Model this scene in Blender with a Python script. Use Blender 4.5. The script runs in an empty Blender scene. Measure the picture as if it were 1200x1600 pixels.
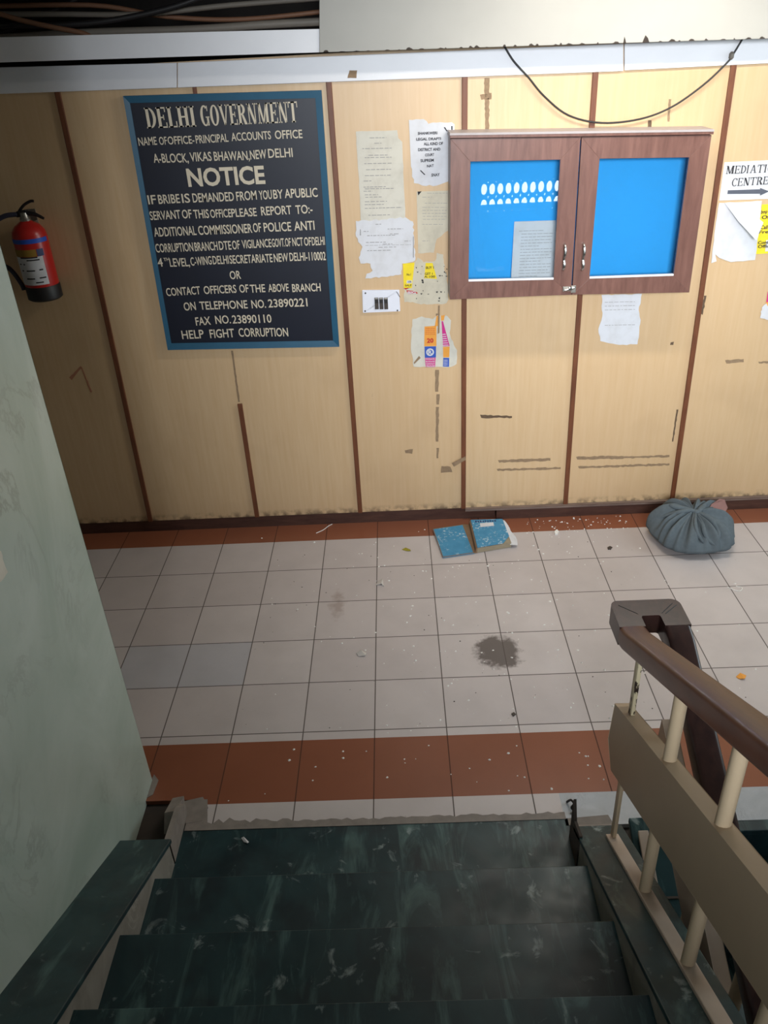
import bpy, bmesh, math, random
from mathutils import Vector, Matrix
from mathutils.geometry import tessellate_polygon
S = bpy.context.scene
COL = S.collection
random.seed(7)

# ------------------------------------------------------------------ camera
F, PITCH, YAW, ROLL = 1247.697, 0.53293, -0.028994, -0.05607
CAM = Vector((0.15993, -3.61223, 2.47835))
cp, sp, cy, sy = math.cos(PITCH), math.sin(PITCH), math.cos(YAW), math.sin(YAW)
fwd = Vector((cp*sy, cp*cy, -sp))
rt0 = Vector((cy, -sy, 0))
up0 = rt0.cross(fwd)
cr, sr = math.cos(ROLL), math.sin(ROLL)
RT = rt0*cr + up0*sr
UP = up0*cr - rt0*sr
cam_data = bpy.data.cameras.new('camera')
cam_data.sensor_fit = 'VERTICAL'
cam_data.sensor_height = 24
cam_data.lens = F/1600*24
cam_data.clip_start = 0.02
cam = bpy.data.objects.new('camera', cam_data)
COL.objects.link(cam)
cam.matrix_world = Matrix(((RT.x, UP.x, -fwd.x, CAM.x), (RT.y, UP.y, -fwd.y, CAM.y),
                           (RT.z, UP.z, -fwd.z, CAM.z), (0, 0, 0, 1)))
S.camera = cam

# ------------------------------------------------------------------ world, lamps, exposure
world = bpy.data.worlds.new('world')
S.world = world
world.use_nodes = True
world.node_tree.nodes['Background'].inputs[0].default_value = (0.86, 0.93, 1, 1)
world.node_tree.nodes['Background'].inputs[1].default_value = 14
world.cycles.sampling_method = 'NONE'
S.view_settings.view_transform = 'Standard'
S.view_settings.look = 'None'
S.view_settings.gamma = 1
S.view_settings.use_curve_mapping = False
S.view_settings.exposure = 0.2
S.cycles.use_denoising = True
S.cycles.max_bounces = 8

def area(name, loc, target, sx, sy_, power, col, spread=180):
    d = bpy.data.lights.new(name, 'AREA')
    d.shape = 'RECTANGLE'
    d.size, d.size_y = sx, sy_
    d.energy = power
    d.color = col
    d.spread = math.radians(spread)
    o = bpy.data.objects.new(name, d)
    COL.objects.link(o)
    o.location = loc
    o.rotation_euler = (Vector(target)-Vector(loc)).to_track_quat('-Z', 'Y').to_euler()
    return o
area('tube_lamp_light', (1.25, -0.30, 2.84), (1.25, -0.05, 0), 1.2, 0.08, 20, (1, 0.93, 0.82))
area('corridor_daylight', (3.9, -0.6, 1.7), (0, -0.5, 0.9), 1.5, 1.8, 44, (0.76, 0.92, 1))
area('stairwell_fill', (0.45, -5.5, 2.9), (1.25, 0.47, 1.5), 1.5, 0.9, 32, (0.90, 0.95, 1), 52)  # added front fill, narrowed and aimed at the cabinet; no window behind it

# ------------------------------------------------------------------ helpers
def U(u, v, ax, val):
    """the point of a real plane of the place (wall, floor, glass) seen at a measured photo position"""
    d = fwd + RT*((u-600)/F) - UP*((v-800)/F)
    i = 'xyz'.index(ax)
    return CAM + d*((val-CAM[i])/d[i])

def lin(c):
    return tuple(((x/255)/12.92 if x/255 <= 0.04045 else ((x/255+0.055)/1.055)**2.4) for x in c) + (1,)

class N:
    def __init__(s, name):
        s.m = bpy.data.materials.new(name)
        s.m.use_nodes = True
        s.t = s.m.node_tree
        s.b = s.t.nodes['Principled BSDF']
        s.co = s.t.nodes.new('ShaderNodeTexCoord').outputs['Object']
    def new(s, typ, **kw):
        n = s.t.nodes.new('ShaderNode'+typ)
        for k, v in kw.items(): setattr(n, k, v)
        return n
    def put(s, sock, v):
        if isinstance(v, (int, float, tuple)): sock.default_value = v
        else: s.t.links.new(v, sock)
    def math(s, op, a, b=0, clamp=False):
        n = s.new('Math', operation=op, use_clamp=clamp)
        s.put(n.inputs[0], a); s.put(n.inputs[1], b)
        return n.outputs[0]
    def noise(s, scale, detail=4, stretch=None, rough=0.55, dist=0, co=None):
        n = s.new('TexNoise')
        n.inputs['Scale'].default_value = scale
        n.inputs['Detail'].default_value = detail
        n.inputs['Roughness'].default_value = rough
        n.inputs['Distortion'].default_value = dist
        co = co or s.co
        if stretch:
            mp = s.new('Mapping'); mp.inputs['Scale'].default_value = stretch
            s.put(mp.inputs[0], co); co = mp.outputs[0]
        s.put(n.inputs['Vector'], co)
        return n.outputs['Fac']
    def ramp(s, f, a, b, c0=0.0, c1=1.0):
        n = s.new('MapRange', clamp=True)
        s.put(n.inputs[0], f)
        n.inputs[1].default_value, n.inputs[2].default_value = a, b
        n.inputs[3].default_value, n.inputs[4].default_value = c0, c1
        return n.outputs[0]
    def mix(s, f, a, b, mode='MIX'):
        n = s.new('Mix', data_type='RGBA', blend_type=mode)
        s.put(n.inputs[0], f); s.put(n.inputs[6], a); s.put(n.inputs[7], b)
        return n.outputs[2]
    def sep(s):
        n = s.new('SeparateXYZ'); s.put(n.inputs[0], s.co)
        return n.outputs
    def bump(s, h, strength=0.3, dist=0.002):
        n = s.new('Bump')
        n.inputs['Strength'].default_value = strength
        n.inputs['Distance'].default_value = dist
        s.put(n.inputs['Height'], h); s.put(s.b.inputs['Normal'], n.outputs[0])
    def done(s, col, rough=0.6, metal=0.0, spec=0.5):
        s.put(s.b.inputs['Base Color'], col)
        s.put(s.b.inputs['Roughness'], rough)
        s.b.inputs['Metallic'].default_value = metal
        s.b.inputs['Specular IOR Level'].default_value = spec
        return s.m

def plain(name, rgb, rough=0.6, metal=0.0, var=0.12, scale=30, stretch=None, spec=0.5):
    n = N(name)
    c = lin(rgb)
    dk = tuple(x*(1-var) for x in c[:3])+(1,)
    lt = tuple(min(1, x*(1+var)) for x in c[:3])+(1,)
    return n.done(n.mix(n.noise(scale, 4, stretch), dk, lt), rough, metal, spec)

def rows(name, bm, mat, parent, tol):
    """one part for each printed line"""
    todo = set(bm.faces); isl = []
    while todo:
        st = [todo.pop()]; fs = []
        while st:
            f = st.pop(); fs.append(f)
            for v in f.verts:
                for g in v.link_faces:
                    if g in todo: todo.remove(g); st.append(g)
        isl.append((sum(f.calc_center_median().z for f in fs)/len(fs), fs))
    isl.sort(key=lambda q: q[0])
    groups = []; last = None
    for z, fs in isl:
        if last is None or z-last > tol: groups.append([])
        groups[-1] += fs; last = z
    for g in groups:
        b = bmesh.new(); vm = {}
        for f in g:
            b.faces.new([vm.setdefault(v, None) or vm.__setitem__(v, b.verts.new(v.co)) or vm[v] for v in f.verts])
        obj(name, b, mat, parent)
    bm.free()

def obj(name, bm, mats, parent=None, smooth=False, loc=None):
    """link bm (vertices in world coordinates) as ONE mesh object; loc is the new origin"""
    if parent is not None:
        off = wloc(parent)
        o_off = off
    else:
        o_off = Vector(loc) if loc is not None else Vector((0, 0, 0))
    bmesh.ops.recalc_face_normals(bm, faces=bm.faces[:])
    bmesh.ops.translate(bm, verts=bm.verts[:], vec=-o_off)
    me = bpy.data.meshes.new(name)
    bm.to_mesh(me); bm.free()
    for m in (mats if isinstance(mats, (list, tuple)) else [mats]): me.materials.append(m)
    if smooth:
        for p in me.polygons: p.use_smooth = True
        if smooth != 'all':
            me.set_sharp_from_angle(angle=math.radians(38))
    o = bpy.data.objects.new(name, me)
    COL.objects.link(o)
    if parent is not None: o.parent = parent
    else: o.location = o_off
    return o

def wloc(o):
    v = Vector((0, 0, 0))
    while o is not None:
        v += o.location; o = o.parent
    return v

def tag(o, label, cat, group=None, kind=None):
    if label: o['label'] = label
    if cat: o['category'] = cat
    if group: o['group'] = group
    if kind: o['kind'] = kind
    return o
def thing(name, label, cat, loc, group=None):
    o = bpy.data.objects.new(name, None)
    o.empty_display_size = 0.05
    COL.objects.link(o); o.location = loc
    return tag(o, label, cat, group)
def struct(name, bm, m, smooth=False, parent=None):
    o = obj(name, bm, m, parent, smooth)
    if parent is None: o['kind'] = 'structure'
    return o

def B(): return bmesh.new()
def box(bm, x0, x1, y0, y1, z0, z1, bev=0.0, mi=0, seg=2):
    r = bmesh.ops.create_cube(bm, size=1)
    vs = r['verts']
    bmesh.ops.scale(bm, vec=(x1-x0, y1-y0, z1-z0), verts=vs)
    bmesh.ops.translate(bm, vec=((x0+x1)/2, (y0+y1)/2, (z0+z1)/2), verts=vs)
    fs = {f for v in vs for f in v.link_faces}
    for f in fs: f.material_index = mi
    if bev > 0:
        bmesh.ops.bevel(bm, geom=list({e for v in vs for e in v.link_edges}), offset=bev, segments=seg,
                        profile=0.5, affect='EDGES', clamp_overlap=True)
    return bm
def hexa(bm, pts, bev=0.0, mi=0):
    """8 points: bottom 4 (ccw) then top 4"""
    vs = [bm.verts.new(p) for p in pts]
    fs = [bm.faces.new([vs[i] for i in q]) for q in ((3, 2, 1, 0), (4, 5, 6, 7), (0, 1, 5, 4), (1, 2, 6, 5), (2, 3, 7, 6), (3, 0, 4, 7))]
    for f in fs: f.material_index = mi
    if bev > 0:
        bmesh.ops.bevel(bm, geom=list({e for v in vs for e in v.link_edges}), offset=bev, segments=2, profile=0.5, affect='EDGES', clamp_overlap=True)
    return bm
def prism(bm, pts, vec, mi=0):
    """closed polygon (3D points) pushed along vec"""
    pts = [Vector(p) for p in pts]; vec = Vector(vec)
    a = [bm.verts.new(p) for p in pts]; b = [bm.verts.new(p+vec) for p in pts]
    n = len(pts)
    for tri in tessellate_polygon([pts]):
        f = bm.faces.new([a[i] for i in tri]); f.material_index = mi
        f = bm.faces.new([b[i] for i in reversed(tri)]); f.material_index = mi
    for i in range(n):
        f = bm.faces.new((a[i], a[(i+1) % n], b[(i+1) % n], b[i])); f.material_index = mi
    return bm
def tube(bm, path, r, seg=10, cap=True, mi=0):
    path = [Vector(p) for p in path]
    n = len(path)
    rs = r if isinstance(r, (list, tuple)) else [r]*n
    rings = []
    prev = None
    for i, p in enumerate(path):
        t = (path[min(i+1, n-1)]-path[max(i-1, 0)]).normalized()
        if prev is None:
            a = t.orthogonal().normalized()
        else:
            a = (prev - t*prev.dot(t)).normalized()
        prev = a; b = t.cross(a)
        rings.append([bm.verts.new(p+(a*math.cos(2*math.pi*k/seg)+b*math.sin(2*math.pi*k/seg))*rs[i]) for k in range(seg)])
    for i in range(n-1):
        for k in range(seg):
            f = bm.faces.new((rings[i][k], rings[i][(k+1) % seg], rings[i+1][(k+1) % seg], rings[i+1][k])); f.material_index = mi
    if cap:
        for q in (rings[0], list(reversed(rings[-1]))):
            f = bm.faces.new(q); f.material_index = mi
    return bm
def lathe(bm, prof, cx, cy_, seg=32, mi=0):
    rings = []
    for r, z in prof:
        rings.append([bm.verts.new((cx+r*math.cos(2*math.pi*k/seg), cy_+r*math.sin(2*math.pi*k/seg), z)) for k in range(seg)])
    for i in range(len(prof)-1):
        for k in range(seg):
            f = bm.faces.new((rings[i][k], rings[i][(k+1) % seg], rings[i+1][(k+1) % seg], rings[i+1][k])); f.material_index = mi
    bm.faces.new(rings[0]).material_index = mi
    bm.faces.new(list(reversed(rings[-1]))).material_index = mi
    return bm
def spline(pts, n=8):
    pts = [Vector(p) for p in pts]
    out = []
    for i in range(len(pts)-1):
        p0, p1, p2, p3 = pts[max(i-1, 0)], pts[i], pts[i+1], pts[min(i+2, len(pts)-1)]
        for k in range(n):
            t = k/n
            out.append(0.5*((2*p1)+(p2-p0)*t+(2*p0-5*p1+4*p2-p3)*t*t+(3*p1-p0-3*p2+p3)*t**3))
    out.append(pts[-1])
    return out

# ------------------------------------------------------------------ lettering
_fc = {}
def glyphs(s, bold):
    k = (s, bold)
    if k not in _fc:
        c = bpy.data.curves.new('t', 'FONT'); c.body = s; c.size = 1; c.offset = bold; c.resolution_u = 3
        o = bpy.data.objects.new('t', c); COL.objects.link(o)
        dg = bpy.context.evaluated_depsgraph_get(); dg.update()
        me = bpy.data.meshes.new_from_object(o.evaluated_get(dg))
        vs = [tuple(v.co) for v in me.vertices]; fs = [tuple(p.vertices) for p in me.polygons]
        bpy.data.objects.remove(o); bpy.data.curves.remove(c); bpy.data.meshes.remove(me)
        x0 = min(v[0] for v in vs); x1 = max(v[0] for v in vs)
        _fc[k] = ([((v[0]-x0)/(x1-x0), v[1]/0.73) for v in vs], fs)
    return _fc[k]
def word(bm, s, p0, p1, h, bold=0.0, mi=0, nrm=Vector((0, -1, 0)), upv=None, lift=0.0012):
    """flat letters of paint or ink on a surface: baseline p0 to p1, cap height h"""
    vs, fs = glyphs(s, bold)
    p0 = Vector(p0); p1 = Vector(p1); upv = upv or Vector((0, 0, 1))
    vv = [bm.verts.new(p0+(p1-p0)*x+upv*(y*h)+nrm*lift) for x, y in vs]
    for f in fs:
        try: bm.faces.new([vv[i] for i in f]).material_index = mi
        except ValueError: pass
def wordpx(bm, s, bl, br, hpx, Y, bold=0.0, mi=0, lift=0.0012):
    a = U(*bl, 'y', Y); b = U(*br, 'y', Y)
    h = U(bl[0]-0.2*hpx, bl[1]-hpx, 'y', Y).z - a.z
    word(bm, s, a, b, h, bold, mi, lift=lift)

# ------------------------------------------------------------------ materials
def m_veneer():
    n = N('veneer'); x, y, z = n.sep()
    grain = n.noise(9, 5, (6, 1, 0.35), 0.6)
    c = n.mix(n.ramp(grain, 0.3, 0.7), lin((204, 172, 132)), lin((211, 182, 144)))
    wn = n.new('TexWhiteNoise', noise_dimensions='1D')
    n.put(wn.inputs['W'], n.math('FLOOR', n.math('DIVIDE', n.math('ADD', x, 0.098), 0.6085)))
    c = n.mix(n.math('MULTIPLY', wn.outputs[0], 0.35), c, lin((200, 166, 126)))
    blot = n.noise(2.3, 3)
    c = n.mix(n.ramp(blot, 0.55, 0.8, 0, 0.35), c, lin((176, 146, 112)))
    sc = n.noise(26, 6, (1, 1, 0.5), 0.7)
    c = n.mix(n.ramp(sc, 0.71, 0.74, 0, 0.45), c, lin((120, 98, 74)))
    grime = n.math('MULTIPLY', n.ramp(z, 0.075, 0.12, 1, 0), n.ramp(n.noise(24, 5), 0.42, 0.6))
    c = n.mix(n.math('MULTIPLY', grime, 0.8), c, lin((70, 55, 44)))
    return n.done(c, 0.42)
def m_floor(name, c1, c2, ylines, grout, speck=True):
    n = N(name); x, y, z = n.sep()
    gx = n.math('DIVIDE', x, 0.3); gy = n.math('DIVIDE', y, 0.3)
    def line(g):
        f = n.math('ABSOLUTE', n.math('SUBTRACT', n.math('FRACT', n.math('ADD', g, 0.5)), 0.5))
        return n.ramp(f, 0.006, 0.0095, 1, 0)
    ln = line(gx)
    if ylines: ln = n.math('MAXIMUM', ln, line(gy))
    cell = n.new('CombineXYZ'); n.put(cell.inputs[0], n.math('FLOOR', gx)); n.put(cell.inputs[1], n.math('FLOOR', gy) if ylines else 0.0)
    wn = n.new('TexWhiteNoise', noise_dimensions='3D'); n.put(wn.inputs['Vector'], cell.outputs[0])
    c = n.mix(wn.outputs[0], c1, c2)
    c = n.mix(n.ramp(n.noise(5, 5), 0.4, 0.75, 0, 0.3), c, tuple(v*0.72 for v in c1[:3])+(1,))
    c = n.mix(n.ramp(n.noise(70, 4), 0.7, 0.74, 0, 0.4), c, lin((90, 80, 72)))
    if speck:
        # the dark oily stain on two tiles
        dx = n.math('DIVIDE', n.math('SUBTRACT', x, 0.575), 0.115); dy = n.math('DIVIDE', n.math('ADD', y, 0.735), 0.125)
        d = n.math('SQRT', n.math('ADD', n.math('MULTIPLY', dx, dx), n.math('MULTIPLY', dy, dy)))
        d = n.math('ADD', d, n.math('MULTIPLY', n.math('SUBTRACT', n.noise(14, 6, None, 0.7), 0.5), 1.5))
        c = n.mix(n.ramp(d, 0.72, 1.02, 0.82, 0), c, lin((62, 54, 52)))
        dx = n.math('DIVIDE', n.math('ADD', x, 0.2), 0.05); dy = n.math('DIVIDE', n.math('ADD', y, 0.33), 0.14)
        d = n.math('SQRT', n.math('ADD', n.math('MULTIPLY', dx, dx), n.math('MULTIPLY', dy, dy)))
        d = n.math('ADD', d, n.math('MULTIPLY', n.math('SUBTRACT', n.noise(22, 5), 0.5), 2))
        c = n.mix(n.ramp(d, 0.3, 0.9, 0.4, 0), c, lin((120, 92, 78)))
    c = n.mix(ln, c, grout)
    n.bump(ln, -0.5, 0.002) if False else None
    return n.done(c, n.mix(ln, (0.33,)*3+(1,), (0.9,)*3+(1,)), spec=0.4)
def m_marble(name, base, mid, vein, scale=5, rough=0.25, vs=(1, 1, 1), amt=0.8, lo=0.55):
    n = N(name)
    big = n.noise(scale, 6, vs, 0.6, 1.2)
    c = n.mix(n.ramp(big, 0.35, 0.7), base, mid)
    v = n.noise(scale*1.3, 7, tuple(a*b for a, b in zip(vs, (2.2, 0.8, 1))), 0.62, 2.5)
    v = n.math('ABSOLUTE', n.math('SUBTRACT', v, 0.5))
    m = n.ramp(n.noise(scale*0.9, 3), lo, lo+0.18)
    c = n.mix(n.math('MULTIPLY', n.math('MULTIPLY', n.ramp(v, 0.0, 0.035, 1, 0), m), amt), c, vein)
    return n.done(c, rough)
def m_wood(name, c1, c2, st, rough=0.4, scale=14):
    n = N(name)
    g = n.noise(scale, 6, st, 0.65, 0.6)
    return n.done(n.mix(n.ramp(g, 0.32, 0.68), lin(c1), lin(c2)), rough)
def m_paper(name, rgb, dirt=0.2):
    n = N(name)
    c = n.mix(n.ramp(n.noise(16, 5), 0.45, 0.75, 0, dirt), lin(rgb), lin((150, 140, 125)))
    return n.done(c, 0.85, spec=0.2)
def m_metal(name, rgb, rough=0.3):
    return plain(name, rgb, rough, 1.0, 0.1)
def m_chipped():
    n = N('chipped_paint')
    c = n.mix(n.noise(20, 4), lin((176, 164, 134)), lin((196, 184, 154)))
    ch = n.noise(28, 5, (1, 1, 0.4), 0.6)
    c = n.mix(n.ramp(ch, 0.53, 0.55), c, lin((38, 26, 20)))
    return n.done(c, 0.5)

M = {}
M['veneer'] = m_veneer()
GR = lin((92, 84, 80))
M['tile'] = m_floor('floor_tile', lin((188, 179, 178)), lin((197, 189, 188)), True, GR)
M['terra'] = m_floor('terracotta_tile', lin((138, 82, 58)), lin((130, 80, 60)), False, lin((84, 52, 40)), False)
M['btile'] = m_floor('bluish_tile', lin((176, 174, 178)), lin((184, 182, 187)), True, GR, False)
M['mtile'] = m_marble('veined_tile', lin((160, 164, 170)), lin((174, 178, 184)), lin((130, 134, 142)), 9, 0.3)
M['screed'] = plain('bare_screed', (58, 50, 45), 0.95, var=0.4, scale=18)
M['cement'] = plain('cement', (132, 124, 118), 0.9, var=0.3, scale=24)
g_ = N('green_marble')
mp_ = g_.new('Mapping'); mp_.inputs['Rotation'].default_value = (0.3, 0.2, 0.6); mp_.inputs['Scale'].default_value = (5, 1.0, 2)
g_.put(mp_.inputs[0], g_.co)
gc = g_.mix(g_.ramp(g_.noise(3, 5, None, 0.6, 1), 0.35, 0.7), lin((18, 42, 47)), lin((36, 64, 68)))
gc = g_.mix(g_.ramp(g_.noise(2.2, 6, None, 0.65, 0.8, mp_.outputs[0]), 0.53, 0.68, 0, 0.75), gc, lin((84, 112, 110)))
gc = g_.mix(g_.ramp(g_.noise(11, 6, (1, 1, 1), 0.62, 0.6), 0.61, 0.70, 0, 0.7), gc, lin((150, 164, 164)))
gc = g_.mix(g_.ramp(g_.noise(4, 3, (1.4, 1, 1)), 0.52, 0.62, 0, 0.5), gc, lin((16, 26, 34)))
M['green'] = g_.done(gc, g_.ramp(g_.noise(9, 4), 0.3, 0.7, 0.34, 0.52), spec=0.4)
M['pale'] = m_marble('pale_green_marble', lin((158, 174, 164)), lin((182, 194, 187)), lin((126, 132, 126)), 2.2, 0.3, (1, 1, 0.6), 0.55, 0.45)
M['greymarble'] = m_marble('grey_marble', lin((120, 116, 108)), lin((150, 146, 138)), lin((180, 176, 170)), 6, 0.5)
M['batten'] = m_wood('batten_wood', (92, 50, 28), (118, 68, 40), (3, 3, 0.4), 0.5)
M['skirt'] = m_wood('skirting_wood', (62, 38, 32), (84, 56, 46), (0.5, 3, 3), 0.5)
M['skirtgrey'] = m_wood('worn_skirting', (104, 86, 78), (132, 114, 104), (0.5, 3, 3), 0.6)
M['lam'] = m_wood('dark_laminate', (98, 66, 58), (122, 86, 76), (3.2, 1, 0.4), 0.38, 9)
M['lamh'] = m_wood('dark_laminate_rail', (98, 66, 58), (124, 88, 78), (4, 1, 0.5), 0.38, 9)
M['white'] = plain('white_board', (226, 227, 232), 0.5, var=0.06, scale=6)
M['offwhite'] = plain('aged_white_board', (164, 162, 156), 0.6, var=0.12, scale=3)
M['ceil'] = plain('ceiling_paint', (176, 174, 168), 0.9, var=0.05)
M['wallp'] = plain('stairwell_paint', (176, 182, 176), 0.85, var=0.06)
M['void'] = plain('void_shade', (34, 30, 28), 0.95, var=0.3)  # near-black: the shade inside the open ceiling box is put into this colour
M['navy'] = plain('navy_paint', (12, 18, 36), 0.45, var=0.25, scale=5)
M['teal'] = plain('teal_paint', (36, 88, 116), 0.4, var=0.2, scale=9)
M['cream'] = plain('cream_lettering', (214, 202, 180), 0.6, var=0.1, scale=20)
M['beige'] = plain('beige_paint', (184, 164, 136), 0.45, var=0.08, scale=5)
M['beigeflat'] = plain('worn_beige_paint', (176, 160, 146), 0.5, var=0.15, scale=12)
M['panel'] = plain('dull_beige_paint', (166, 146, 122), 0.5, var=0.1, scale=4)
M['chip'] = m_chipped()
M['rail'] = m_wood('handrail_wood', (76, 46, 36), (96, 60, 46), (4, 0.5, 1), 0.35)
M['raildark'] = m_wood('worn_dark_wood', (36, 22, 22), (56, 36, 32), (3, 2, 1), 0.3)
M['paper'] = m_paper('paper', (212, 213, 218), 0.2)
M['paperold'] = m_paper('old_paper', (208, 204, 192), 0.25)
M['paperbuff'] = m_paper('buff_paper', (206, 198, 178), 0.3)
M['ink'] = plain('ink', (40, 38, 42), 0.8)
M['greyink'] = plain('faded_ink', (150, 148, 148), 0.8)
M['yellow'] = plain('yellow_paper', (238, 212, 40), 0.7)
M['magenta'] = plain('magenta_print', (200, 40, 130), 0.7)
M['orange'] = plain('orange_print', (232, 158, 64), 0.7)
M['blueprint'] = plain('blue_print', (46, 84, 176), 0.7)
M['redprint'] = plain('red_print', (190, 40, 36), 0.7)
M['faint'] = plain('faint_red_chalk', (178, 122, 96), 0.8)
M['tape'] = plain('brown_tape_residue', (142, 118, 92), 0.8, var=0.35, scale=60)
M['tapedark'] = plain('dark_residue', (96, 76, 58), 0.8, var=0.4, scale=60)
M['felt'] = plain('blue_felt', (48, 172, 250), 0.8, var=0.05)
M['plastic'] = plain('white_plastic', (226, 228, 238), 0.35, var=0.03)
M['black'] = plain('black_plastic', (24, 22, 24), 0.5)
M['dark'] = plain('dark_socket', (62, 54, 50), 0.6)
M['chrome'] = m_metal('chrome', (206, 204, 202), 0.22)
M['zinc'] = m_metal('zinc', (170, 166, 158), 0.4)
M['red'] = plain('red_enamel', (186, 34, 30), 0.3, var=0.08)
M['tagblue'] = plain('blue_band', (40, 84, 190), 0.4)
M['wire'] = plain('black_cable', (30, 28, 30), 0.5)
M['wiregrey'] = plain('grey_cable', (112, 106, 98), 0.6)
M['wirebrown'] = plain('brown_cable', (120, 84, 62), 0.6)
M['bag'] = plain('grey_cloth', (94, 103, 109), 0.95, var=0.18, scale=60, spec=0.1)
M['pink'] = plain('pinkish_cloth', (136, 102, 98), 0.9)
nb = N('blue_cloth_cover')
cb = nb.mix(nb.noise(26, 4), lin((52, 120, 160)), lin((78, 150, 188)))
cb = nb.mix(nb.math('MULTIPLY', nb.ramp(nb.noise(60, 5, None, 0.7), 0.55, 0.62), nb.ramp(nb.noise(11, 3), 0.46, 0.6)), cb, lin((190, 208, 216)))
M['bookblue'] = nb.done(cb, 0.75)
M['bookbrown'] = plain('brown_board', (128, 104, 80), 0.85, var=0.25)
M['pages'] = plain('page_edges', (150, 138, 116), 0.9, var=0.35, scale=40, stretch=(1, 1, 12))
M['leaf'] = plain('leaf', (150, 140, 40), 0.7)
M['crumb'] = plain('plaster_crumb', (232, 230, 226), 0.9)
M['clear'] = plain('clear_plastic_scrap', (196, 192, 188), 0.15)
gl = N('glass_pane')
gl.t.nodes.remove(gl.b)
gt, gg, gf, gm = gl.new('BsdfTransparent'), gl.new('BsdfGlossy'), gl.new('Fresnel'), gl.new('MixShader')
gt.inputs[0].default_value = (0.96, 0.98, 0.98, 1); gg.inputs['Roughness'].default_value = 0.0
gf.inputs[0].default_value = 1.5
gl.put(gm.inputs[0], gf.outputs[0]); gl.put(gm.inputs[1], gt.outputs[0]); gl.put(gm.inputs[2], gg.outputs[0])
gl.t.links.new(gm.outputs[0], gl.t.nodes['Material Output'].inputs['Surface'])
M['glass'] = gl.m
em = N('tube_glow')
em.b.inputs['Emission Color'].default_value = (1, 0.95, 0.86, 1); em.b.inputs['Emission Strength'].default_value = 6
M['glow'] = em.m

# ------------------------------------------------------------------ the setting: floor
WY = 0.47                                     # face of the panelled wall
XW = -0.88                                    # face of the marble wall beside the stairs
STAIR_X = 0.70
bm = B()
def slab(x0, x1, y0, y1, mi): box(bm, x0, x1, y0, y1, -0.02, 0, 0, mi)
slab(-4, -1.2, -1.245, 0.2947, 0); slab(-0.6, 3.95, -1.245, 0.2947, 0)
slab(-1.2, -0.6, -0.6, 0.2947, 0); slab(-1.2, -0.6, -1.245, -0.9, 0)
slab(-1.2, -0.6, -0.9, -0.6, 5)
slab(-4, 3.95, 0.2947, 0.52, 1)
slab(-4, 3.95, -1.53, -1.245, 1)
slab(-0.70, 1.05, -1.5545, -1.53, 1); slab(2.4, 3.95, -1.5545, -1.53, 1)
slab(-0.66, 0.70, -1.645, -1.5545, 0)
slab(1.05, 3.95, -1.5545, -1.53, 1)
slab(1.05, 3.95, -1.70, -1.5545, 2)
# ragged cement joint where the tiles meet the marble
for (x0, x1) in ((-0.70, 0.705),):
    pts = []; n = 70
    for i in range(n+1):
        x = x0+(x1-x0)*i/n
        d = 0.004+0.012*random.random()+(0.022*random.random() if x < -0.3 else 0)
        if x < -0.63: d = 0.12
        pts.append((x, -1.652+d, 0.0005))
    pts += [(x1, -1.672, 0.0005), (x0, -1.672, 0.0005)]
    prism(bm, pts, (0, 0, 0.002), 3)
pts = []
for i in range(15):
    a = 2*math.pi*i/15
    pts.append((0.80+0.085*math.cos(a)*(1+0.2*random.random()), -1.61+0.06*math.sin(a), 0.0))
slab(0.70, 1.05, -1.70, -1.5545, 2)
prism(bm, [(0.71, -1.67, 0.0005), (0.86, -1.66, 0.0005), (0.87, -1.70, 0.0005), (0.71, -1.70, 0.0005)], (0, 0, 0.002), 3)
prism(bm, [(-0.90, -1.53, -0.004), (-0.86, -1.50, -0.004), (-0.855, -1.43, -0.004), (-0.88, -1.40, -0.004)], (0, 0, 0.006), 3)
prism(bm, [(-0.76, -1.545, 0), (-0.66, -1.52, 0), (-0.63, -1.57, 0), (-0.64, -1.63, 0), (-0.70, -1.64, 0)], (0, 0, 0.003), 3)
box(bm, -4, 1.05, -1.98, 0.5, -0.06, -0.021, 0, 4)
floor = struct('floor', bm, [M['tile'], M['terra'], M['mtile'], M['cement'], M['screed'], M['btile']])

# panelled wall
bm = B()
box(bm, -4, 3.95, WY, WY+0.04, 0.075, 2.44)
wall_back = struct('wall_back', bm, M['veneer'])
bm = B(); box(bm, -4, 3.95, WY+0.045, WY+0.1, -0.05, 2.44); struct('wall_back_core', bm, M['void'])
# battens
def batten(i, xa, za, xb, zb, w=0.026):
    bm = B()
    hexa(bm, [(xb-w/2, WY, zb), (xb-w/2, WY-0.012, zb), (xb+w/2, WY-0.012, zb), (xb+w/2, WY, zb),
              (xa-w/2, WY, za), (xa-w/2, WY-0.012, za), (xa+w/2, WY-0.012, za), (xa+w/2, WY, za)], 0.0025)
    struct('trim_%d' % i, bm, M['batten'])
for i, (xa, xb) in enumerate(((-1.328, -1.353), (-0.098, -0.099), (0.513, 0.512), (1.097, 1.112), (1.709, 1.736))):
    batten(i+1, xa, 2.36, xb, 0.075)
batten(6, -0.716, 0.80, -0.714, 0.075)
batten(7, -0.705, 2.36, -0.706, 2.27, 0.018)
batten(8, -1.95, 2.38, -1.96, 0.075)
batten(9, 2.33, 2.33, 2.34, 0.075)
# skirting: a recessed dark run on the left, a proud worn board on the right
bm = B(); box(bm, -4, 0.70, WY+0.004, WY+0.045, 0, 0.075); struct('baseboard_left', bm, M['skirt'])
bm = B(); box(bm, 0.705, 3.95, WY-0.022, WY+0.045, 0, 0.062, 0.002, 0); box(bm, 0.52, 3.95, WY-0.026, WY+0.0, 0.0625, 0.078, 0.002, 1)
struct('baseboard_right', bm, [M['skirt'], M['skirtgrey']])
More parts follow.
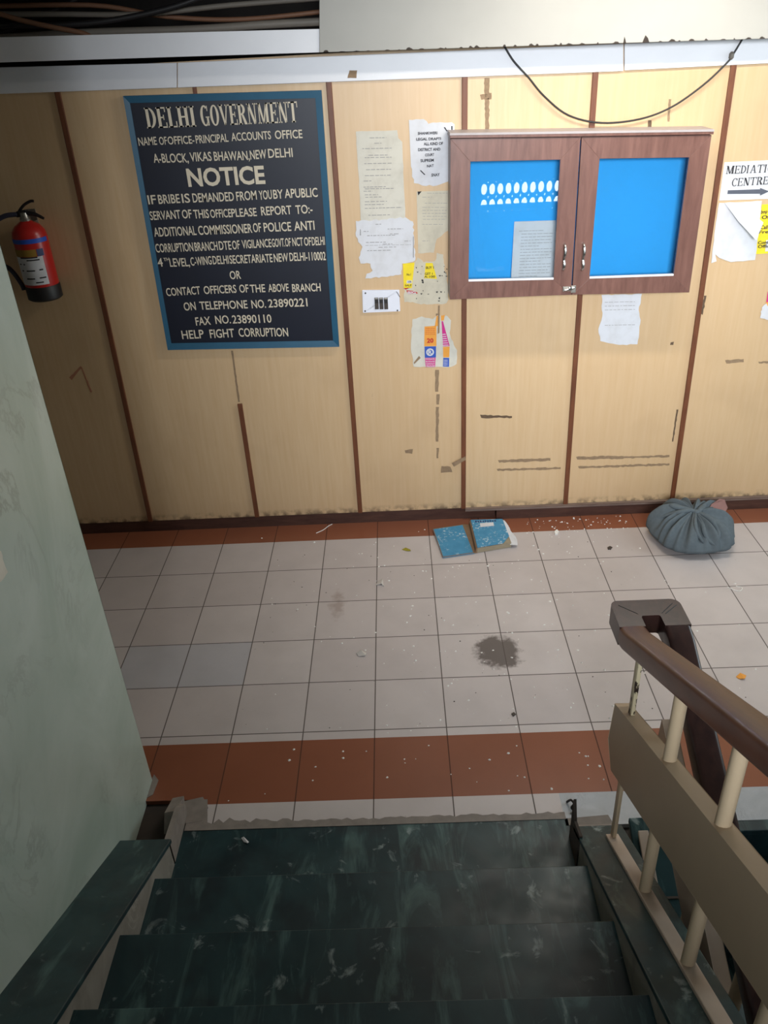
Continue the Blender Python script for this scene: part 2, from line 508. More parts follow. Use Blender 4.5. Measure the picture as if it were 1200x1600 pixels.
# white cover board along the top of the wall
def board_px(bm, top, bot, Y, th):
    for i in range(len(top)-1):
        a, b = U(*top[i], 'y', Y), U(*top[i+1], 'y', Y); c, d = U(*bot[i+1], 'y', Y), U(*bot[i], 'y', Y)
        k = Vector((0, th, 0))
        hexa(bm, [d, c, c+k, d+k, a, b, b+k, a+k], 0.002)
for i, (t, b_) in enumerate((([(-260, 112), (276, 98)], [(-260, 156), (276, 137)]), ([(277.5, 98), (974, 68)], [(277.5, 137), (974, 111)]), ([(976, 68), (1500, 44)], [(976, 110), (1500, 84)]))):
    bm = B(); board_px(bm, t, b_, WY-0.016, 0.0155); struct('trim_%d' % (10+i), bm, M['white'])

# ceiling box above the wall: front lip and cover panel, cables behind
FY = 0.33
bm = B(); board_px(bm, [(-300, 66), (499, 45)], [(-300, 107), (499, 82)], FY, 0.03); struct('trim_14', bm, M['white'])
bm = B(); board_px(bm, [(499, -180), (1600, -220)], [(499, 82), (1600, 48)], FY-0.006, 0.02); struct('trim_15', bm, M['offwhite'])
bm = B()
box(bm, -4, 3.95, 1.2, 1.25, 2.40, 2.98); box(bm, -4, 3.95, WY+0.04, 1.2, 2.40, 2.44); box(bm, 0.3, 0.34, FY+0.03, 1.2, 2.44, 2.94)  # last box: unseen partition added to limit lamp light in the open box
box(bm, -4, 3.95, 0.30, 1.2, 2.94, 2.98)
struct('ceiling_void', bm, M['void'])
bm = B(); box(bm, -4, 3.95, -1.75, 0.32, 2.94, 2.98); box(bm, -1.6, 2.6, -6, -1.75, 4.0, 4.04); box(bm, -4, 3.95, -1.79, -1.75, 2.94, 4.04)
struct('ceiling', bm, M['ceil'])

# marble wall beside the stairs
bm = B()
prof = [(-1.42, -0.02), (-1.42, 2.96), (-1.80, 2.96), (-1.80, 4.0), (-6, 4.0), (-6, -0.02)]
prism(bm, [(XW, y, z) for y, z in prof], (-0.5, 0, 0))
es = [e for e in bm.edges if abs(e.verts[0].co.y+1.42) < 1e-4 and abs(e.verts[1].co.y+1.42) < 1e-4 and abs(e.verts[0].co.x-XW) < 1e-4 and abs(e.verts[1].co.x-XW) < 1e-4]
bmesh.ops.bevel(bm, geom=es, offset=0.012, segments=3, profile=0.5, affect='EDGES')
struct('wall_left', bm, M['pale'])
bm = B(); box(bm, -4.05, -4, -1.8, 1.25, -0.05, 2.98); box(bm, -4, -1.38, -1.8, -1.75, -0.05, 2.98); struct('wall_corridor_left', bm, M['wallp'])
bm = B(); box(bm, 3.95, 4.0, -1.8, 1.25, -0.05, 2.98); box(bm, 2.6, 3.95, -1.8, -1.76, -0.05, 2.98); struct('wall_corridor_right', bm, M['wallp'])
bm = B(); box(bm, 2.55, 2.6, -6, -1.7, -2.4, 4.0); struct('wall_right', bm, M['wallp'])

bm = B(); box(bm, -4.05, 4.0, -6, 1.25, -2.5, -2.4); box(bm, -4.05, 0.70, -1.70, -1.66, -2.4, -0.061); box(bm, 0.70, 4.0, -1.698, -1.66, -2.4, -0.023); box(bm, 0.86, 0.90, -6, -1.75, -2.4, -0.25); box(bm, 0.7, 0.86, -6, -1.75, -2.4, -0.05); box(bm, -1.4, -0.7, -6, -1.9, -2.4, -0.06); box(bm, -4.05, 4.0, 0.52, 0.56, -2.4, 0.0)
struct('lower_light_block', bm, M['wallp'])  # unseen shell added below the floors to keep sky light from leaking in
# rear wall of the stairwell with its pierced screens (they mirror in the glass of the notice cabinet)
GLY = 0.325                                    # front face of the glass
RY = -5.9
VY = 2*GLY-RY
cellw = (U(872, 291, 'y', VY).x-U(757, 297, 'y', VY).x)/9.0
jx0 = U(757, 297, 'y', VY).x
jz1 = (U(757, 297, 'y', VY).z+U(872, 291, 'y', VY).z)/2
jz2 = U(815, 318, 'y', VY).z
rowh = jz1-jz2
NCOL = 25
X0, X1 = jx0-cellw/2, jx0+cellw*(NCOL-0.5)
Z0, Z1 = jz2-rowh/2, jz1+rowh/2
bm = B()
def rwall(x0, x1, z0, z1): box(bm, x0, x1, RY-0.08, RY, z0, z1)
XR = min(X1, 2.55)
NC = int((2.55-X0)/cellw)
XR = X0+NC*cellw
rwall(-1.4, X0, -2.4, 4.04); rwall(XR, 2.7, -2.4, 4.04); rwall(X0, XR, -2.4, Z0); rwall(X0, XR, Z1, 4.04)
struct('wall_rear', bm, M['wallp'])
bm = B()
blocked = {10, 11, 13, 15, 17, 18, 19}
for c in range(NC):
    for r in range(2):
        cx, cz = X0+cellw*(c+0.5), (jz1 if r == 0 else jz2)
        hw, hh = cellw/2, rowh/2
        if c in blocked or (r == 1 and c > 9 and c % 3):
            box(bm, cx-hw, cx+hw, RY-0.06, RY-0.02, cz-hh, cz+hh); continue
        rx, rz = cellw*0.37, rowh*0.36
        K = 24
        ov, rc = [], []
        for k in range(K):
            a = 2*math.pi*(k+0.5)/K
            ca, sa = math.cos(a), math.sin(a)
            ov.append((cx+rx*ca, cz+max(rz*sa, -0.05*rz if r else -9)))
            s = 1/max(abs(ca), abs(sa))
            rc.append((cx+hw*ca*s, cz+hh*sa*s))
        for y in (RY-0.06, RY-0.02):
            o_ = [bm.verts.new((p[0], y, p[1])) for p in ov]; q_ = [bm.verts.new((p[0], y, p[1])) for p in rc]
            for k in range(K): bm.faces.new((o_[k], o_[(k+1) % K], q_[(k+1) % K], q_[k]))
            if y < RY-0.05: back = o_
            else:
                for k in range(K): bm.faces.new((o_[k], o_[(k+1) % K], back[(k+1) % K], back[k]))
struct('window_1', bm, M['wallp'])

# ------------------------------------------------------------------ stairs
RISE, RUN = 0.1525, 0.2845
bm = B()
box(bm, -0.725, STAIR_X+0.03, -2.02, -1.668, -0.03, 0.0)
ys = [-1.972-RUN*k for k in range(11)]
for k in range(10):
    z = 0.155+RISE*k
    y0, y1 = ys[k], (ys[k+1]-0.03 if k < 9 else -5.9)
    box(bm, -0.725, STAIR_X+0.03, y1, y0, z-0.022, z, 0.003)
    box(bm, -0.725, STAIR_X+0.03, y0-0.045, y0-0.025, z-RISE-0.002, z-0.022)
struct('staircase_up', bm, M['green'])
bm = B()
box(bm, 1.0, 2.55, -1.745, -1.70, -0.022, 0, 0.003)
for k in range(1, 11):
    z = -RISE*k
    y0 = -1.70-RUN*(k-1)-0.02; y1 = (y0-RUN-0.03) if k < 10 else -5.9
    box(bm, 1.0, 2.55, y1, y0, z-0.022, z, 0.003)
    box(bm, 1.0, 2.55, y0-0.02, y0, z, z+RISE-0.022)
struct('staircase_down', bm, M['green'])
# kerbs
def zk(y): return 0.20+0.537*(-1.972-y)
def kerb(name, x0, x1, ytop, yend, inner, sgn=1):
    """sloping side kerb: grey rendered side, dark marble cap"""
    bm = B()
    f = zk if sgn > 0 else (lambda y: 0.10+0.537*(y+1.745))
    zlow = (lambda y: -0.05) if sgn > 0 else (lambda y: f(y)-0.45)
    hexa(bm, [(x0, ytop, zlow(ytop)), (x1, ytop, zlow(ytop)), (x1, yend, zlow(yend)), (x0, yend, zlow(yend)),
              (x0, ytop, f(ytop)-0.012), (x1, ytop, f(ytop)-0.012), (x1, yend, f(yend)-0.012), (x0, yend, f(yend)-0.012)], 0, 1)
    hexa(bm, [(x0-0.004, ytop+0.01, f(ytop)-0.014), (x1+0.004, ytop+0.01, f(ytop)-0.014), (x1+0.004, yend, f(yend)-0.014), (x0-0.004, yend, f(yend)-0.014),
              (x0-0.004, ytop+0.01, f(ytop)+0.006), (x1+0.004, ytop+0.01, f(ytop)+0.006), (x1+0.004, yend, f(yend)+0.006), (x0-0.004, yend, f(yend)+0.006)], 0.003, 0)
    return bm
bm = kerb('l', XW, -0.704, -1.80, -5.0, 0)
prism(bm, [(-0.704, -1.59, 0.0), (-0.704, -1.59, 0.05), (-0.704, -1.64, 0.095), (-0.704, -1.81, 0.115), (-0.704, -1.81, 0.0)], (-0.02, 0, 0), 2)
prism(bm, [(-0.724, -1.55, -0.01), (-0.724, -1.54, 0.035), (-0.724, -1.64, 0.075), (-0.724, -1.69, 0.02)], (-0.045, 0.0, -0.01), 2)
struct('stair_kerb_left', bm, [M['green'], M['greymarble'], M['cement']])
bm = kerb('r', 0.704, 0.86, -1.80, -5.0, 0)
prism(bm, [(0.70, -1.748, 0.0), (0.70, -1.756, 0.21), (0.70, -1.79, 0.14), (0.70, -1.87, 0.165), (0.70, -1.87, 0.0)], (0.010, 0, 0), 3)
prism(bm, [(0.712, -1.70, 0.0), (0.712, -1.74, 0.055), (0.712, -1.81, 0.105), (0.712, -1.81, 0.0)], (0.145, 0, 0), 2)
struct('stair_kerb_right', bm, [M['green'], M['greymarble'], M['cement'], M['screed']])
bm = kerb('d', 0.905, 1.03, -1.76, -5.0, 0, -1)
struct('stair_kerb_down', bm, [M['green'], M['greymarble']])

# ------------------------------------------------------------------ railing
rail = thing('stair_railing', 'beige steel stair railing with a dark wooden handrail turning back at the landing', 'railing', (0.80, -1.85, 0.15))
def bar(bm, a, b, w, h, bev=0.003):
    """straight bar a->b lying in an x = const plane; w across (x), h measured vertically"""
    a = Vector(a); b = Vector(b); X = Vector((w/2, 0, 0)); Z = Vector((0, 0, h))
    hexa(bm, [a-X, a+X, b+X, b-X, a-X+Z, a+X+Z, b+X+Z, b-X+Z], bev)
def railprof(bm, path, w, h, bev=0.012):
    """rounded-rectangle section swept along path (top centre line)"""
    sec = []
    for cx, cz, a0 in ((w/2-bev, -bev, 0), (-w/2+bev, -bev, 90), (-w/2+bev, -h+bev, 180), (w/2-bev, -h+bev, 270)):
        for k in range(4):
            a = math.radians(a0+30*k); sec.append((cx+bev*math.cos(a), cz+bev*math.sin(a)))
    rings = []
    path = [Vector(p) for p in path]
    for i, p in enumerate(path):
        d1 = (path[i]-path[i-1]) if i else (path[1]-path[0]); d2 = (path[i+1]-path[i]) if i < len(path)-1 else d1
        h1 = Vector((d1.x, d1.y, 0)).normalized(); h2 = Vector((d2.x, d2.y, 0)).normalized()
        t = (h1+h2).normalized(); s = Vector((t.y, -t.x, 0)); k = 1/max(0.5, h1.dot(t))
        rings.append([bm.verts.new(p+s*(x*k)+Vector((0, 0, z))) for x, z in sec])
    n = len(sec)
    for i in range(len(rings)-1):
        for k in range(n): bm.faces.new((rings[i][k], rings[i][(k+1) % n], rings[i+1][(k+1) % n], rings[i+1][k]))
    bm.faces.new(rings[0]); bm.faces.new(list(reversed(rings[-1])))
XN, XF = 0.808, 0.938                         # near and far rail lines
HS = 0.50
ZT = 0.985
bm = B(); railprof(bm, [(XN, -1.79, ZT), (XN, -1.83, ZT+0.012), (XN-0.006, -4.9, ZT+HS*3.10)], 0.076, 0.068)
obj('handrail', bm, M['rail'], rail, True)
bm = B()
def arc(cx, cy_, r_, a0, a1, n=5): return [(cx+r_*math.cos(math.radians(a0+(a1-a0)*k/n)), cy_+r_*math.sin(math.radians(a0+(a1-a0)*k/n)), ZT-0.066) for k in range(n+1)]
xo0, xo1, xi0, xi1, yo, yi, ye = XN-0.038, XF+0.038, XN+0.037, XF-0.037, -1.668, -1.743, -1.792
pts = [(xo0, ye, ZT-0.066)]+arc(xo0+0.024, yo-0.024, 0.024, 180, 90)+arc(xo1-0.028, yo-0.028, 0.028, 90, 0)+[(xo1, ye, ZT-0.066), (xi1, ye, ZT-0.066)]+arc(xi1-0.008, yi-0.008, 0.008, 0, 90, 3)+arc(xi0+0.008, yi-0.008, 0.008, 90, 180, 3)+[(xi0, ye, ZT-0.066)]
prism(bm, pts, (0, 0, 0.066))
bm.normal_update()
bmesh.ops.bevel(bm, geom=[e for e in bm.edges if len(e.link_faces) == 2 and e.calc_face_angle() > 0.9 and abs(e.verts[0].co.z-e.verts[1].co.z) < 1e-4 and e.verts[0].co.y > ye-0.001 and not (abs(e.verts[0].co.y-ye) < 1e-4 and abs(e.verts[1].co.y-ye) < 1e-4)], offset=0.008, segments=3, profile=0.5, affect='EDGES', clamp_overlap=True)
o = obj('handrail_turn', bm, M['raildark'], rail); o['label'] = 'dark polished end turn of the handrail'
for p, q in (((XN-0.016, -1.690), (XN+0.030, -1.735)), ((XF-0.030, -1.735), (XF+0.014, -1.690)), ((XF-0.020, -1.738), (XF+0.024, -1.698))):
    bm = B(); tube(bm, [(p[0], p[1], ZT-0.0005), (q[0], q[1], ZT-0.0005)], 0.0016, 6); obj('mitre_joint', bm, M['black'], rail)
bm = B(); railprof(bm, [(XF, -1.792, ZT), (XF, -1.84, ZT-0.015), (XF-0.006, -4.9, ZT-0.015-0.537*3.06)], 0.074, 0.068)
obj('handrail', bm, M['raildark'], rail, True)
# flat bar lying on the kerb
bm = B(); bar(bm, (XN, -1.865, zk(-1.865)+0.008), (XN, -4.9, zk(-4.9)+0.008), 0.042, 0.016)
obj('base_bar', bm, M['beigeflat'], rail)
bm = B(); bar(bm, (XF, -1.80, 0.08), (XF, -4.9, 0.08-0.537*3.1), 0.036, 0.014)
obj('base_bar', bm, M['beigeflat'], rail)
# infill panel: a folded sheet with a ledge on top
px = lambda u, v, X=0.785: U(u, v, 'x', X)
def panel(X, pts, w):
    bm = B(); prism(bm, [(X, y, z) for y, z in pts], (w, 0, 0))
    bm.normal_update()
    bmesh.ops.bevel(bm, geom=[e for e in bm.edges if len(e.link_faces) == 2 and e.calc_face_angle() > 0.3], offset=0.0015, segments=1, affect='EDGES', clamp_overlap=True)
    return bm
top_s, bot_s = 0.470, 0.492
yb = -4.85
obj('infill_panel', panel(0.785, [(-1.795, 0.688), (-1.775, 0.515), (-1.838, 0.442), (yb, 0.442+bot_s*(-1.838-yb)), (yb, 0.688+top_s*(-1.795-yb))], 0.044), M['panel'], rail)
obj('infill_panel', panel(0.918, [(-1.84, 0.66), (-1.83, 0.46), (yb, 0.46-0.537*(-1.83-yb)), (yb, 0.66-0.537*(-1.84-yb))], 0.04), M['beigeflat'], rail)
for i in range(10):
    y = -1.88-0.305*i
    zb, zt = zk(y)+0.02, ZT-0.06+HS*(-1.80-y)
    zp = 0.688+top_s*(-1.795-y); zq = 0.442+bot_s*(-1.838-y)
    for (z0, z1, first) in ((zb, zq+0.03, False), (zp-0.03, zt+0.01, True)):
        bm = B()
        if i == 0: box(bm, XN-0.006, XN+0.006, y-0.014, y+0.014, z0, z1, 0.002)
        else: tube(bm, [(XN, y, z0), (XN, y, z1)], 0.017, 14)
        o = obj('baluster', bm, M['chip'] if (i == 0 and first) else M['beige'], rail, True)
        if i == 0 and first: o['label'] = 'flat end baluster with chipped paint'
for i in range(9):
    y = -1.90-0.305*i
    z1 = ZT-0.07-0.537*(-1.84-y)
    bm = B(); tube(bm, [(XF, y, z1-0.90), (XF, y, z1)], 0.017, 14)
    obj('baluster', bm, M['beige'], rail, True)

# ------------------------------------------------------------------ painted notice board
SY = 0.445
def pq(u, v): return U(u, v, 'y', SY)
sign = thing('notice_sign', 'big navy painted metal notice board headed NOTICE with a teal frame on the panelled wall', 'sign', (-0.6, WY, 1.7))
corn = [pq(262, 547), pq(530, 542), pq(502, 141), pq(192, 150)]
cen = sum(corn, Vector())/4
inn = []
for c in corn:
    d = cen-c; inn.append(c+Vector((0.024 if d.x > 0 else -0.030, 0, 0.034 if d.z > 0 else -0.030)))
bm = B(); prism(bm, [c+Vector((0, 0.008, 0)) for c in inn], (0, WY-SY-0.0085, 0)); obj('board', bm, M['navy'], sign)
bm = B()
for i in range(4):
    j = (i+1) % 4
    k = Vector((0, WY-SY-0.0005, 0)); e = Vector((0, 0.004, 0))
    hexa(bm, [corn[i]+k, corn[j]+k, inn[j]+k, inn[i]+k, corn[i], corn[j], inn[j]+e, inn[i]+e], 0)
obj('frame', bm, M['teal'], sign)
Z3 = 1200/380
def zp3(p): return (180+p[0]/Z3, 130+p[1]/Z3)
SF = SY+0.0075
lines = [
 [("NAME", 118, 308, 208, 303, 45), ("OF", 220, 304, 258, 302, 44), ("OFFICE-", 262, 302, 393, 297, 44), ("PRINCIPAL", 400, 297, 560, 288, 45), ("ACCOUNTS", 575, 285, 770, 275, 45), ("OFFICE", 790, 275, 925, 270, 47)],
 [("A-BLOCK,", 192, 392, 364, 390, 50), ("VIKAS", 372, 386, 478, 382, 50), ("BHAWAN,", 490, 382, 665, 378, 50), ("NEW", 668, 376, 748, 370, 50), ("DELHI", 757, 368, 877, 363, 50)],
 [("NOTICE", 362, 508, 742, 493, 96)],
 [("IF", 165, 597, 205, 595, 50), ("BRIBE", 216, 595, 322, 590, 50), ("IS", 332, 590, 372, 588, 50), ("DEMANDED", 385, 588, 588, 580, 50), ("FROM", 600, 580, 700, 573, 50), ("YOU", 712, 575, 775, 570, 50), ("BY", 782, 570, 830, 568, 50), ("APUBLIC", 838, 566, 1000, 560, 50)],
 [("SERVANT", 175, 675, 325, 667, 48), ("OF", 333, 667, 380, 665, 48), ("THIS", 390, 667, 465, 664, 48), ("OFFICE", 472, 664, 574, 660, 46), ("PLEASE", 576, 660, 700, 655, 46), ("REPORT", 722, 652, 872, 645, 48), ("TO:-", 892, 645, 975, 640, 48)],
 [("ADDITIONAL", 195, 757, 403, 748, 50), ("COMMISSIONER", 413, 748, 678, 737, 50), ("OF", 683, 735, 722, 733, 50), ("POLICE", 735, 733, 870, 728, 50), ("ANTI", 885, 727, 985, 722, 50)],
 [("CORRUPTION", 203, 835, 388, 828, 48), ("BRANCH", 395, 828, 508, 823, 48), ("DTE", 515, 822, 575, 820, 48), ("OF", 580, 820, 617, 817, 48), ("VIGILANCE", 628, 815, 772, 808, 46), ("GOVT.OF", 775, 808, 868, 804, 46), ("NCT", 876, 803, 928, 801, 46), ("OF", 934, 801, 968, 800, 46), ("DELHI", 972, 800, 1035, 797, 46)],
 [("4", 213, 905, 238, 903, 46), ("TH", 240, 878, 268, 876, 18), ("LEVEL,", 272, 905, 370, 902, 46), ("C-WING", 375, 900, 478, 893, 46), ("DELHI", 484, 893, 562, 890, 46), ("SECRETARIATE", 567, 890, 778, 882, 46), ("NEW", 785, 882, 855, 878, 46), ("DELHI-110002", 862, 877, 1040, 872, 46)],
 [("OR", 568, 967, 622, 964, 45)],
 [("CONTACT", 255, 1050, 422, 1040, 44), ("OFFICERS", 440, 1040, 600, 1033, 44), ("OF", 615, 1033, 660, 1031, 44), ("THE", 668, 1033, 742, 1030, 44), ("ABOVE", 757, 1030, 858, 1027, 44), ("BRANCH", 875, 1030, 1015, 1025, 44)],
 [("ON", 342, 1122, 400, 1118, 45), ("TELEPHONE", 420, 1117, 655, 1110, 45), ("NO.", 675, 1110, 745, 1107, 45), ("23890221", 757, 1106, 950, 1100, 45)],
 [("FAX", 400, 1195, 473, 1190, 45), ("NO.", 497, 1187, 572, 1184, 45), ("23890110", 580, 1185, 773, 1180, 45)],
 [("HELP", 332, 1262, 440, 1257, 47), ("FIGHT", 470, 1257, 590, 1252, 47), ("CORRUPTION", 612, 1250, 855, 1248, 47)],
]
for ln in lines:
    bm = B()
    for (t, x0, y0, x1, y1, h) in ln:
        wordpx(bm, t, zp3((x0, y0)), zp3((x1, y1)), h*0.92/Z3, SF, 0.012 if h < 80 else 0.03)
    obj('lettering', bm, M['cream'], sign)
# slab-serif heading, letter by letter from rectangles, slanted strokes and bowls
def serif(ch, sw=0.19):
    P = []
    def R(a, b, c, d): P.append([(a, b), (c, b), (c, d), (a, d)])
    def Q(*p): P.append(list(p))
    def bowl(cx, cz, rx, rz, ix, iz, a0, a1, n=14):
        for k in range(n):
            a, b = math.radians(a0+(a1-a0)*k/n), math.radians(a0+(a1-a0)*(k+1)/n)
            P.append([(cx+rx*math.cos(a), cz+rz*math.sin(a)), (cx+rx*math.cos(b), cz+rz*math.sin(b)), (cx+ix*math.cos(b), cz+iz*math.sin(b)), (cx+ix*math.cos(a), cz+iz*math.sin(a))])
    def stem(x, w=None):
        w = w or sw; R(x, 0, x+w, 1); R(x-0.06, 0, x+w+0.06, 0.07); R(x-0.06, 0.93, x+w+0.06, 1)
    if ch == 'D': stem(0.07); bowl(0.07+sw, 0.5, 0.42, 0.5, 0.42-sw, 0.43, -90, 90); w = 0.51+sw
    elif ch == 'E': stem(0.07); R(0.26, 0.93, 0.6, 1); R(0.26, 0, 0.62, 0.07); R(0.26, 0.47, 0.45, 0.54); R(0.42, 0.38, 0.48, 0.63); R(0.54, 0.76, 0.6, 0.95); R(0.56, 0.05, 0.62, 0.26); w = 0.64
    elif ch == 'A': Q((0.34, 1), (0.42, 1), (0.16, 0), (0.08, 0)); Q((0.34, 1), (0.46, 1), (0.70, 0), (0.70-sw, 0)); R(0.2, 0.32, 0.56, 0.38); R(0.0, 0, 0.25, 0.06); R(0.48, 0, 0.8, 0.06); w = 0.8
    elif ch == 'C': bowl(0.36, 0.5, 0.35, 0.51, 0.35-sw, 0.44, 45, 315, 20); R(0.56, 0.68, 0.61, 0.98); w = 0.66
    elif ch == 'L': stem(0.07); R(0.26, 0, 0.58, 0.07); R(0.52, 0.05, 0.58, 0.3); w = 0.6
    elif ch == 'H': stem(0.07); stem(0.5); R(0.26, 0.46, 0.5, 0.54); w = 0.77
    elif ch == 'I': stem(0.07); w = 0.34
    elif ch == 'O': bowl(0.36, 0.5, 0.35, 0.51, 0.35-sw, 0.44, 0, 360, 26); w = 0.72
    elif ch == 'G': bowl(0.36, 0.5, 0.35, 0.51, 0.15, 0.43, 50, 310, 20); R(0.5, 0.02, 0.66, 0.42); R(0.42, 0.4, 0.72, 0.46); R(0.56, 0.72, 0.62, 0.98); w = 0.74
    elif ch == 'V': Q((0.0, 1), (0.22, 1), (0.45, 0), (0.33, 0)); Q((0.6, 1), (0.68, 1), (0.45, 0), (0.36, 0)); R(-0.03, 0.93, 0.3, 1); R(0.5, 0.93, 0.75, 1); w = 0.74
    elif ch == 'R': stem(0.07); bowl(0.26, 0.73, 0.36, 0.27, 0.17, 0.2, -90, 90, 10); Q((0.3, 0.48), (0.46, 0.48), (0.72, 0), (0.5, 0)); w = 0.72
    elif ch == 'N': R(0.1, 0, 0.17, 1); R(0.6, 0, 0.67, 1); Q((0.05, 1), (0.25, 1), (0.67, 0), (0.5, 0)); R(0.02, 0, 0.27, 0.06); R(0.5, 0.94, 0.77, 1); R(0.0, 0.94, 0.2, 1); w = 0.78
    elif ch == 'M': R(0.1, 0, 0.17, 1); R(0.68, 0, 0.87, 1); Q((0.06, 1), (0.26, 1), (0.52, 0), (0.42, 0)); Q((0.68, 1), (0.76, 1), (0.52, 0), (0.43, 0)); R(0.02, 0, 0.27, 0.06); R(0.62, 0, 0.93, 0.06); R(0.0, 0.94, 0.24, 1); R(0.68, 0.94, 0.93, 1); w = 0.95
    elif ch == 'T': stem(0.28); R(0.0, 0.93, 0.75, 1); R(0.0, 0.72, 0.06, 0.95); R(0.69, 0.72, 0.75, 0.95); w = 0.75
    else: return [], 0.22
    return P, w
def serifline(bm, s, a, b, h, sw=0.19):
    L = [serif(c, sw) for c in s]
    tot = sum(w for _, w in L)+0.05*(len(L)-1)
    x = 0
    for P, w in L:
        for poly in P:
            vs = [bm.verts.new(a+(b-a)*((x+p[0])/tot)+Vector((0, -0.0012, p[1]*h))) for p in poly]
            bm.faces.new(vs)
        x += w+0.05
bm = B()
for s, x0, y0, x1, y1 in (("DELHI", 158, 223, 402, 214), ("GOVERNMENT", 428, 212, 905, 192)):
    a, b = U(*zp3((x0, y0)), 'y', SF), U(*zp3((x1, y1)), 'y', SF)
    serifline(bm, s, a, b, U(*zp3((x0-10, y0-102)), 'y', SF).z-a.z)
obj('lettering', bm, M['cream'], sign)

# ------------------------------------------------------------------ glazed notice cabinet
CF = 0.32                                     # door front
cp_ = lambda u, v, Y=CF: U(u, v, 'y', Y)
cab_tl, cab_tr, cab_br, cab_bl = cp_(704, 216), cp_(1112, 210), cp_(1077, 457), cp_(703, 468)
cab = thing('notice_cabinet', 'brown laminate wall cabinet with two glazed doors and blue felt inside', 'cabinet', (cab_bl.x, WY, cab_bl.z))
def cpt(s, t, y):
    """point of the cabinet front, s across and t up (0..1)"""
    a = cab_bl.lerp(cab_br, s); b = cab_tl.lerp(cab_tr, s); p = a.lerp(b, t); return Vector((p.x, y, p.z))
def cbox(bm, s0, s1, t0, t1, y0, y1, bev=0.0015, mi=0):
    hexa(bm, [cpt(s0, t0, y0), cpt(s1, t0, y0), cpt(s1, t0, y1), cpt(s0, t0, y1), cpt(s0, t1, y0), cpt(s1, t1, y0), cpt(s1, t1, y1), cpt(s0, t1, y1)], bev, mi)
bm = B()
cbox(bm, 0, 0.013, 0, 1, CF+0.018, WY-0.001); cbox(bm, 0.987, 1, 0, 1, CF+0.018, WY-0.001)
cbox(bm, 0.013, 0.987, 0, 0.024, CF+0.018, WY-0.001); cbox(bm, 0.013, 0.987, 0.976, 1, CF+0.018, WY-0.001)
obj('carcass', bm, M['lam'], cab)
bm = B(); cbox(bm, -0.003, 1.005, 1.001, 1.017, CF-0.008, WY-0.001); obj('top_board', bm, M['lamh'], cab)
bm = B(); cbox(bm, -0.003, 1.005, 1.0172, 1.030, CF-0.009, WY-0.001, 0); o = obj('top_edge_strip', bm, plain('pale_top_grey', (168, 160, 160), 0.5), cab); o['label'] = 'pale grey strip along the cabinet top'  # pale strip standing in for the cabinet's top surface
bm = B(); cbox(bm, 0.014, 0.986, 0.025, 0.975, WY-0.012, WY-0.003, 0); o = obj('felt_back', bm, M['felt'], cab); o['label'] = 'bright blue felt back board'
def door(outer, innr, hx, hz0, hz1):
    """outer and inner corner pixels: bl br tr tl"""
    O = [cp_(*p) for p in outer]; I = [cp_(*p) for p in innr]
    k = Vector((0, 0.017, 0))
    dm = []
    bm = B()
    for i in range(4):
        j = (i+1) % 4
        hexa(bm, [O[i]+k, O[j]+k, I[j]+k, I[i]+k, O[i], O[j], I[j], I[i]], 0.0008, 1 if i in (0, 2) else 0)
    d = obj('door', bm, [M['lam'], M['lamh']], cab)
    g = Vector((0, GLY-CF, 0)); e = 0.006
    P = [I[0]+Vector((-e, 0, -e)), I[1]+Vector((e, 0, -e)), I[2]+Vector((e, 0, e)), I[3]+Vector((-e, 0, e))]
    bm = B(); prism(bm, [p+g for p in I], (0, 0.004, 0)); obj('glass_pane', bm, M['glass'], d)
    bm = B()
    a, b = I[0], I[1]
    hexa(bm, [a+Vector((0, 0.0, 0)), b, b+k, a+k, a+Vector((0, 0, 0.009)), b+Vector((0, 0, 0.009)), b+k+Vector((0, 0, 0.009)), a+k+Vector((0, 0, 0.009))], 0.001)
    obj('sill_strip', bm, M['white'], d)
    # bow handle
    pa, pb = cp_(*hz0), cp_(*hz1)
    pts = [pa, pa+Vector((0, -0.02, -0.004)), pa.lerp(pb, 0.3)+Vector((0.001, -0.026, 0)), pa.lerp(pb, 0.55)+Vector((-0.002, -0.022, 0)), pa.lerp(pb, 0.8)+Vector((0, -0.026, 0)), pb+Vector((-0.002, -0.02, 0.004)), pb]
    bm = B(); tube(bm, spline(pts, 6), [0.0055+0.002*abs(math.cos(i*0.26)) for i in range(37)], 10); obj('handle', bm, M['chrome'], d, 'all')
    return d
door([(703, 468), (892, 460.5), (907, 214.5), (704, 217)], [(732, 440), (865, 437), (875.5, 249.5), (735, 252.5)], 0, (882, 382), (879.5, 421))
door([(894, 460.5), (1077, 457), (1112, 211), (909, 214.5)], [(921, 435.5), (1052.5, 431), (1077, 246), (937, 248)], 0, (911.5, 381), (909, 421))
# hasp with a little bolt
hp = cp_(890, 451)
bm = B(); box(bm, hp.x-0.034, hp.x+0.030, CF-0.004, CF, hp.z-0.012, hp.z+0.012, 0.002); box(bm, hp.x+0.006, hp.x+0.03, CF-0.006, CF-0.003, hp.z-0.02, hp.z+0.016, 0.002)
h = obj('hasp', bm, M['zinc'], cab)
bm = B(); tube(bm, [(hp.x-0.026, CF-0.012, hp.z-0.004), (hp.x+0.020, CF-0.012, hp.z+0.008)], 0.006, 10); box(bm, hp.x-0.008, hp.x+0.008, CF-0.02, CF-0.004, hp.z-0.005, hp.z+0.012, 0.002); obj('bolt', bm, M['chrome'], h, True)
b1 = cp_(706, 199, WY-0.004)
bm = B(); prism(bm, [b1+Vector((-0.012, 0, -0.03)), b1+Vector((0.012, 0, -0.03)), b1+Vector((0.012, 0, 0.012)), b1+Vector((0, 0, 0.02)), b1+Vector((-0.012, 0, 0.012))], (0, 0.003, 0)); br = obj('hanging_bracket', bm, M['plastic'], cab)
